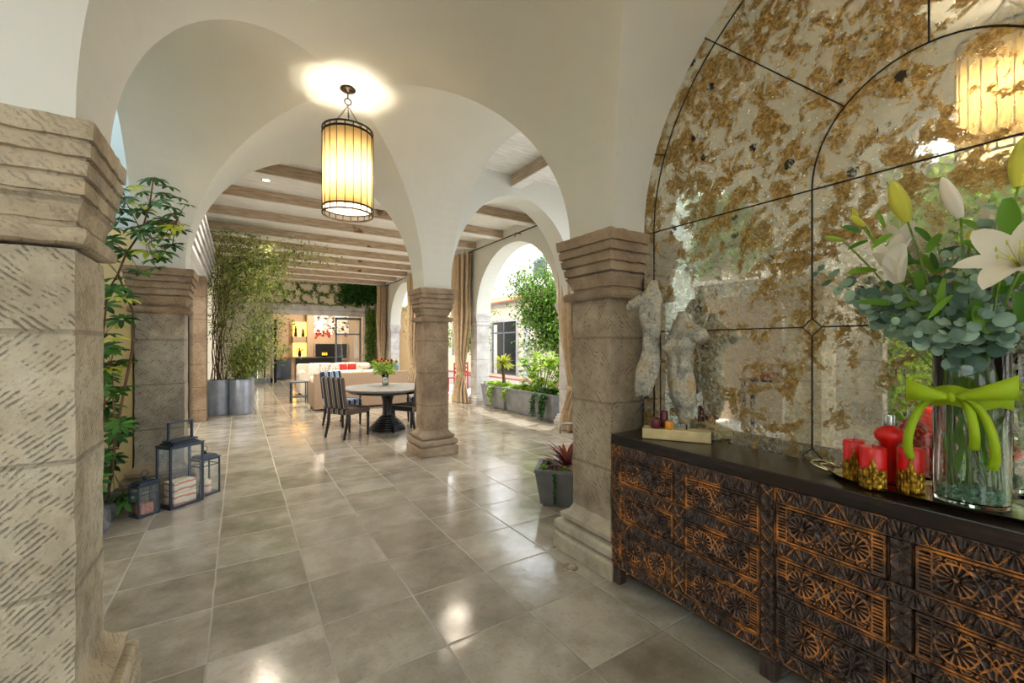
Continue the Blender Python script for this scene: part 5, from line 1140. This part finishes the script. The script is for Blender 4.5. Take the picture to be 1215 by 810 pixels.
ivy('climbing_ivy', 'green climber growing up the stone beside the last arcade pillar', [[(4.6 + .1 * i, .1), (4.62 + .09 * i, 1.5), (4.65 + .08 * i, 2.9)] for i in range(4)], far, 'leaf_tree', 9, .06, .10, 8)
# plants in the walled bed at the left
t = thing('planting_bed', 'small bed of dark rocks and soil behind the left stone pillar', 'flower bed', (0, 0, 0)); MB().bb(-1.8, -.95, 4.32, 5.42, -.01, .06).build('soil', 'soil', t)
rb = random.Random(17)
for i in range(15):
    k = i / 14; x, y = -.93 - .02 * rb.random(), 4.3 + 1.1 * k; bm = bmesh.new(); bmesh.ops.create_icosphere(bm, subdivisions=3, radius=1)
    s_ = (rb.uniform(.05, .09), rb.uniform(.05, .08), rb.uniform(.05, .10))
    for v in bm.verts: q = v.co.copy(); v.co = Vector((q.x * s_[0], q.y * s_[1], q.z * s_[2])) * (1 + .35 * mnoise.noise(q * 1.6 + Vector((i * 3, 0, 0))))
    bm.verts.index_update(); mb = MB().add([v.co + Vector((x - .03, y, .05)) for v in bm.verts], [[v.index for v in f.verts] for f in bm.faces]); bm.free()
    o = mb.build('rock', 'rock', t, smooth=True)
def umbel(lv, c, nrm, s, r_, n=8):
    nrm = nrm.normalized(); a0 = nrm.orthogonal().normalized(); b0 = nrm.cross(a0); ph = r_.uniform(0, 6)
    for k in range(n):
        a = ph + 2 * PI * k / n; d = a0 * math.cos(a) + b0 * math.sin(a); lv.blade(c + d * s * .12, d + nrm * .1, nrm, s * r_.uniform(.85, 1.1), s * .36, curl=.75, k=5)
def scheff(name, label, root, stems_, leaves_, seed, mat='leaf_deep', yellow=0):
    r_ = random.Random(seed); t = thing(name, label, 'plant', root); R = root; st = MB(); lv = MB(); ly = MB()
    for pts, r0 in stems_: st.tube([VWd(x, y, d, R) for x, y, d in pts], [r0 * (1 - .07 * i) for i in range(len(pts))], 7)
    for i, (x, y, d, s) in enumerate(leaves_):
        c = VWd(x, y, d, R); ax = VWd(*stems_[0][0][min(len(stems_[0][0]) - 1, 2)], R); near = min([VWd(*p, R) for ps, _ in stems_ for p in ps], key=lambda q: (q - c).length); st.tube([near, near.lerp(c, .6) + UPV * .02, c], .0025, 5)
        umbel(ly if (yellow and i % yellow == 0) else lv, c, Vector((r_.uniform(-.5, .3), r_.uniform(-.9, 0), 1)), s, r_)
    st.build('stem', 'bark', t, smooth=True); lv.build('leaves', mat, t, smooth=True)
    if ly.v: ly.build('variegated_leaves', 'leaf_yellow', t, smooth=True)
D = 3.75
tr = [(128, 590, 3.75), (140, 500, 3.75), (157, 415, 3.75), (158, 370, 3.75), (140, 325, 3.72), (150, 300, 3.7), (168, 275, 3.65), (178, 240, 3.6), (182, 212, 3.55)]
up = []
rb = random.Random(5)
for x, y, s in [(160, 222, .08), (178, 214, .09), (200, 222, .09), (212, 235, .08), (206, 255, .10), (214, 275, .09), (190, 240, .10), (170, 245, .11), (150, 236, .10), (140, 262, .12), (160, 270, .11), (185, 268, .12), (205, 290, .09), (195, 300, .10), (175, 300, .12), (150, 300, .12), (130, 285, .12), (185, 318, .08), (165, 322, .10), (140, 330, .12), (125, 310, .12), (205, 270, .09), (132, 345, .12), (150, 352, .09), (145, 250, .1), (192, 285, .1), (125, 240, .1), (196, 262, .09), (180, 290, .09), (135, 228, .09)]: up.append((x, y, 3.62 + rb.uniform(-.12, .12), s))
up += [(x + rb.uniform(-10, 10), y + rb.uniform(-12, 10), d + rb.uniform(-.1, .15), s_ * .9) for x, y, d, s_ in up if y < 320]
scheff('schefflera', 'tall umbrella plant with palmate leaves rising beside the grey pillar capital', (-.98, 5.02, .05), [(tr, .012), ([(140, 325, 3.72), (128, 345, 3.75), (118, 365, 3.78)], .007), ([(150, 300, 3.7), (175, 262, 3.6), (210, 262, 3.6)], .005), ([(168, 275, 3.65), (150, 240, 3.62), (140, 228, 3.6)], .004)], up, 4, yellow=7)
lw = []
for i in range(48):
    y = rb.uniform(340, 600); x = rb.uniform(112, 150 - (0 if y > 430 or y < 380 else 12)); lw.append((x, y, rb.uniform(3.45, 3.95), rb.uniform(.09, .14)))
scheff('schefflera', 'dense dark umbrella plant filling the gap right of the nearest pillar', (-1.1, 4.7, .05), [([(112, 640, 3.6), (118, 560, 3.65), (124, 480, 3.7), (122, 400, 3.7), (128, 345, 3.7)], .010), ([(120, 620, 3.7), (134, 560, 3.7), (136, 500, 3.7), (132, 430, 3.7)], .008)], lw, 6, yellow=9)
t = thing('garden_uplight', 'small round uplight among the plants behind the nearest pillar', 'garden light', (-.98, 4.42, .06)); MB().lathe([(.03, 0), (.035, .05), (.045, .06), (.045, .1), (.04, .1), (.03, .07)], 16).build('housing', 'black_metal', t, smooth=True)
lamp('uplight', (-.98, 4.42, .2), 14, (1, .76, .38), .03, 'SPOT', Vector((.13, .38, .92)).to_track_quat('-Z', 'Y').to_euler(), .8)
# hanging vine over the garden doorway, rock wall greenery, patio table: all seen in the mirror
clampf = lambda x, y, z: (max(x, -1.795), y, z)
gw = lambda u, z, o: (-1.8 + o, u, z)
ivy('hanging_vine', 'green vine hanging over the garden doorway, reflected at the left of the mirror', [[(3.1 + .13 * i, 3.9), (3.12 + .12 * i, 3.3), (3.1 + .14 * i, 2.62 + .25 * ((i * 7) % 4) / 2)] for i in range(11)], gw, 'leaf_tree', 8, .06, .09, 9)
ivy('hanging_vine', 'thin bare vine twigs high on the pale blue garden wall', [[(4.6, 4.4), (4.9, 4.0), (5.0, 3.5), (4.7, 3.2)], [(4.9, 4.0), (4.7, 3.7)]], gw, 'leaf_yellow', 1, .03, .06, 10)
clampf = lambda x, y, z: (max(x, -3.995), min(y, 1.99), z)
rw = lambda u, z, o: (-4.0 + o, u, z)
ivy('climbing_ivy', 'sunlit yellow green creeper on the garden rock wall, reflected behind the lilies', [[(-2.5 + .33 * i, 2.6 + .3 * ((i * 5) % 4) / 3), (-2.4 + .33 * i, 4.15)] for i in range(14)], rw, 'leaf_bright', 16, .14, .13, 11)
bw = lambda u, z, o: (u, 2.0 - o, z)
ivy('climbing_ivy', 'green creeper on the garden rock wall beside the pillar, reflected low in the mirror', [[(-3.9 + .2 * i, .05), (-3.85 + .2 * i, 1.0 + .3 * (i % 3)), (-3.9 + .2 * i, 3.4 + .2 * (i % 2))] for i in range(10)], bw, 'leaf_bright', 8, .09, .11, 12)
t = thing('patio_table', 'patio table with red cloth, reflected behind the red candles', 'table', (-2.75, .9, -.01)); MB().rbox((0, 0, .74), (1.3, 1.5, .03), .01).rbox((0, 0, .60), (1.31, 1.51, .26), .01).build('cloth', 'red_cloth', t)
for x in (-.55, .55):
    for y in (-.65, .65): MB().box((x, y, .3), (.06, .06, .6)).build('leg', 'rust_wood', t)
for i, (x, y) in enumerate([(-3.0, .4), (-2.5, .4), (-3.0, 1.0), (-2.5, 1.0), (-2.6, 1.45)]):
    o = MB().lathe([(.02, 0), (.07, .005), (.13, .02), (.125, .024), (.06, .01), (.002, .008)], 24).build('plate', 'white_paint', smooth=True, loc=(x, y, .747)); tag(o, 'white plate on the red covered patio table, ' + ['front left corner', 'front right corner', 'middle left', 'middle right', 'far end'][i], 'plate', 'plates on the patio table')
t = thing('trough_table', 'dark table with a long rusty wooden trough inside the garden doorway, reflected in the mirror', 'table', (-2.9, 3.6, 0)); MB().rbox((0, 0, .88), (.4, 1.1, .04), .01).build('tabletop', 'black_wood', t)
for x in (-.15, .15):
    for y in (-.5, .5): MB().box((x, y, .43), (.05, .05, .86)).build('leg', 'black_wood', t)
t = thing('wooden_trough', 'long rusty wooden trough with a handle on the dark table', 'trough', (-2.9, 3.6, .90)); MB().square((0, 0), (.1, .35), [(0, 0), (.12, .03), (.12, .01), (.03, -.02)]).build('box', 'rust_wood', t); MB().tube([(0, -.33, .1), (0, -.33, .25), (0, .33, .25), (0, .33, .1)], .008, 6).build('handle', 'iron', t)
# bowl planter behind the right pillar
PA = math.atan2(-.69, .72); pc = Vector((2.34, 3.115, 0)) + Vector((.72, -.69, 0)) * .19 + Vector((.69, .72, 0)) * .18
t = box_planter((pc.x, pc.y, 0), .38, .54, .35, PA, 'dark grey tapered square planter tucked behind the right stone pillar', 'planter_slate', .045)
t = thing('bromeliad', 'dark red spiky bromeliad in the tapered grey planter', 'plant', (pc.x + .0, pc.y - .0, .32)); lv = MB(); rb = random.Random(2)
for i in range(34):
    a = rb.uniform(0, 6.28); el = rb.uniform(.25, 1.3); lv.blade(Vector((0, 0, 0)), Vector((math.cos(a) * math.cos(el), math.sin(a) * math.cos(el), math.sin(el))), UPV, rb.uniform(.2, .34), .042, curl=.8, k=6)
lv.build('leaves', 'leaf_red', t, smooth=True)
for i, (a, b, mt, lb) in enumerate([(-.20, -.12, 'leaf_bright', 'bright green succulent rosette at the left front of the tapered planter'), (-.10, -.14, 'leaf_red', 'reddish succulent rosette in the front row of the tapered planter'), (-.01, -.14, 'leaf_bright', 'bright green succulent rosette in the middle of the tapered planter'), (-.17, .02, 'leaf_deep', 'dark succulent rosette at the back left of the tapered planter'), (.08, -.13, 'leaf_yellow', 'yellowish succulent rosette nearest the pillar in the tapered planter')]):
    p = pc + Vector((.72, -.69, 0)) * a + Vector((.69, .72, 0)) * b; t = thing('succulent', lb, 'plant', (p.x, p.y, .33)); lv = MB()
    for k in range(22):
        an = k * 2.4; el = .2 + k * .05; lv.blade(Vector((0, 0, .01)), Vector((math.cos(an) * math.cos(el), math.sin(an) * math.cos(el), math.sin(el) + .1)), UPV, .065 - k * .0012, .028, curl=-.3, k=4)
    lv.build('leaves', mt, t, smooth=True)
t = thing('trailing_plant', 'string of small green leaves hanging down the front of the tapered planter', 'plant', (0, 0, 0)); lv = MB(); st = MB(); p = pc + Vector((.72, -.69, 0)) * -.09 + Vector((.69, .72, 0)) * -.205; pts = [Vector((p.x, p.y, .37)) + Vector((.69, .72, 0)) * (.05 if k == 0 else .0016 * k) + Vector((0, 0, .012 if k < 2 else -.019 * k)) for k in range(17)]; st.tube(pts, .002, 4)
for q in pts:
    for k in range(6): lv.leaf(q + Vector((-.004, -.006, 0)), Vector((rb.uniform(-1, .4), rb.uniform(-1, .4), rb.uniform(-1, .2))), Vector((-.7, -.7, .3)), .026, .016)
st.build('stem', 'stem_green', t); lv.build('leaves', 'leaf_deep', t)
t = thing('wall_spout', 'bent silver metal spout fixed to the back of the right stone pillar', 'spout', (2.125, 2.40, .885)); MB().tube([(0, -.02, .01), (0, .05, .015), (0, .16, .0), (0, .205, -.02), (0, .215, -.085)], .009, 10).build('pipe', 'chrome', t, smooth=True); MB().lathe([(.025, 0), (.025, .01)], 16, mat=RX(-PI / 2)).build('flange', 'chrome', t)
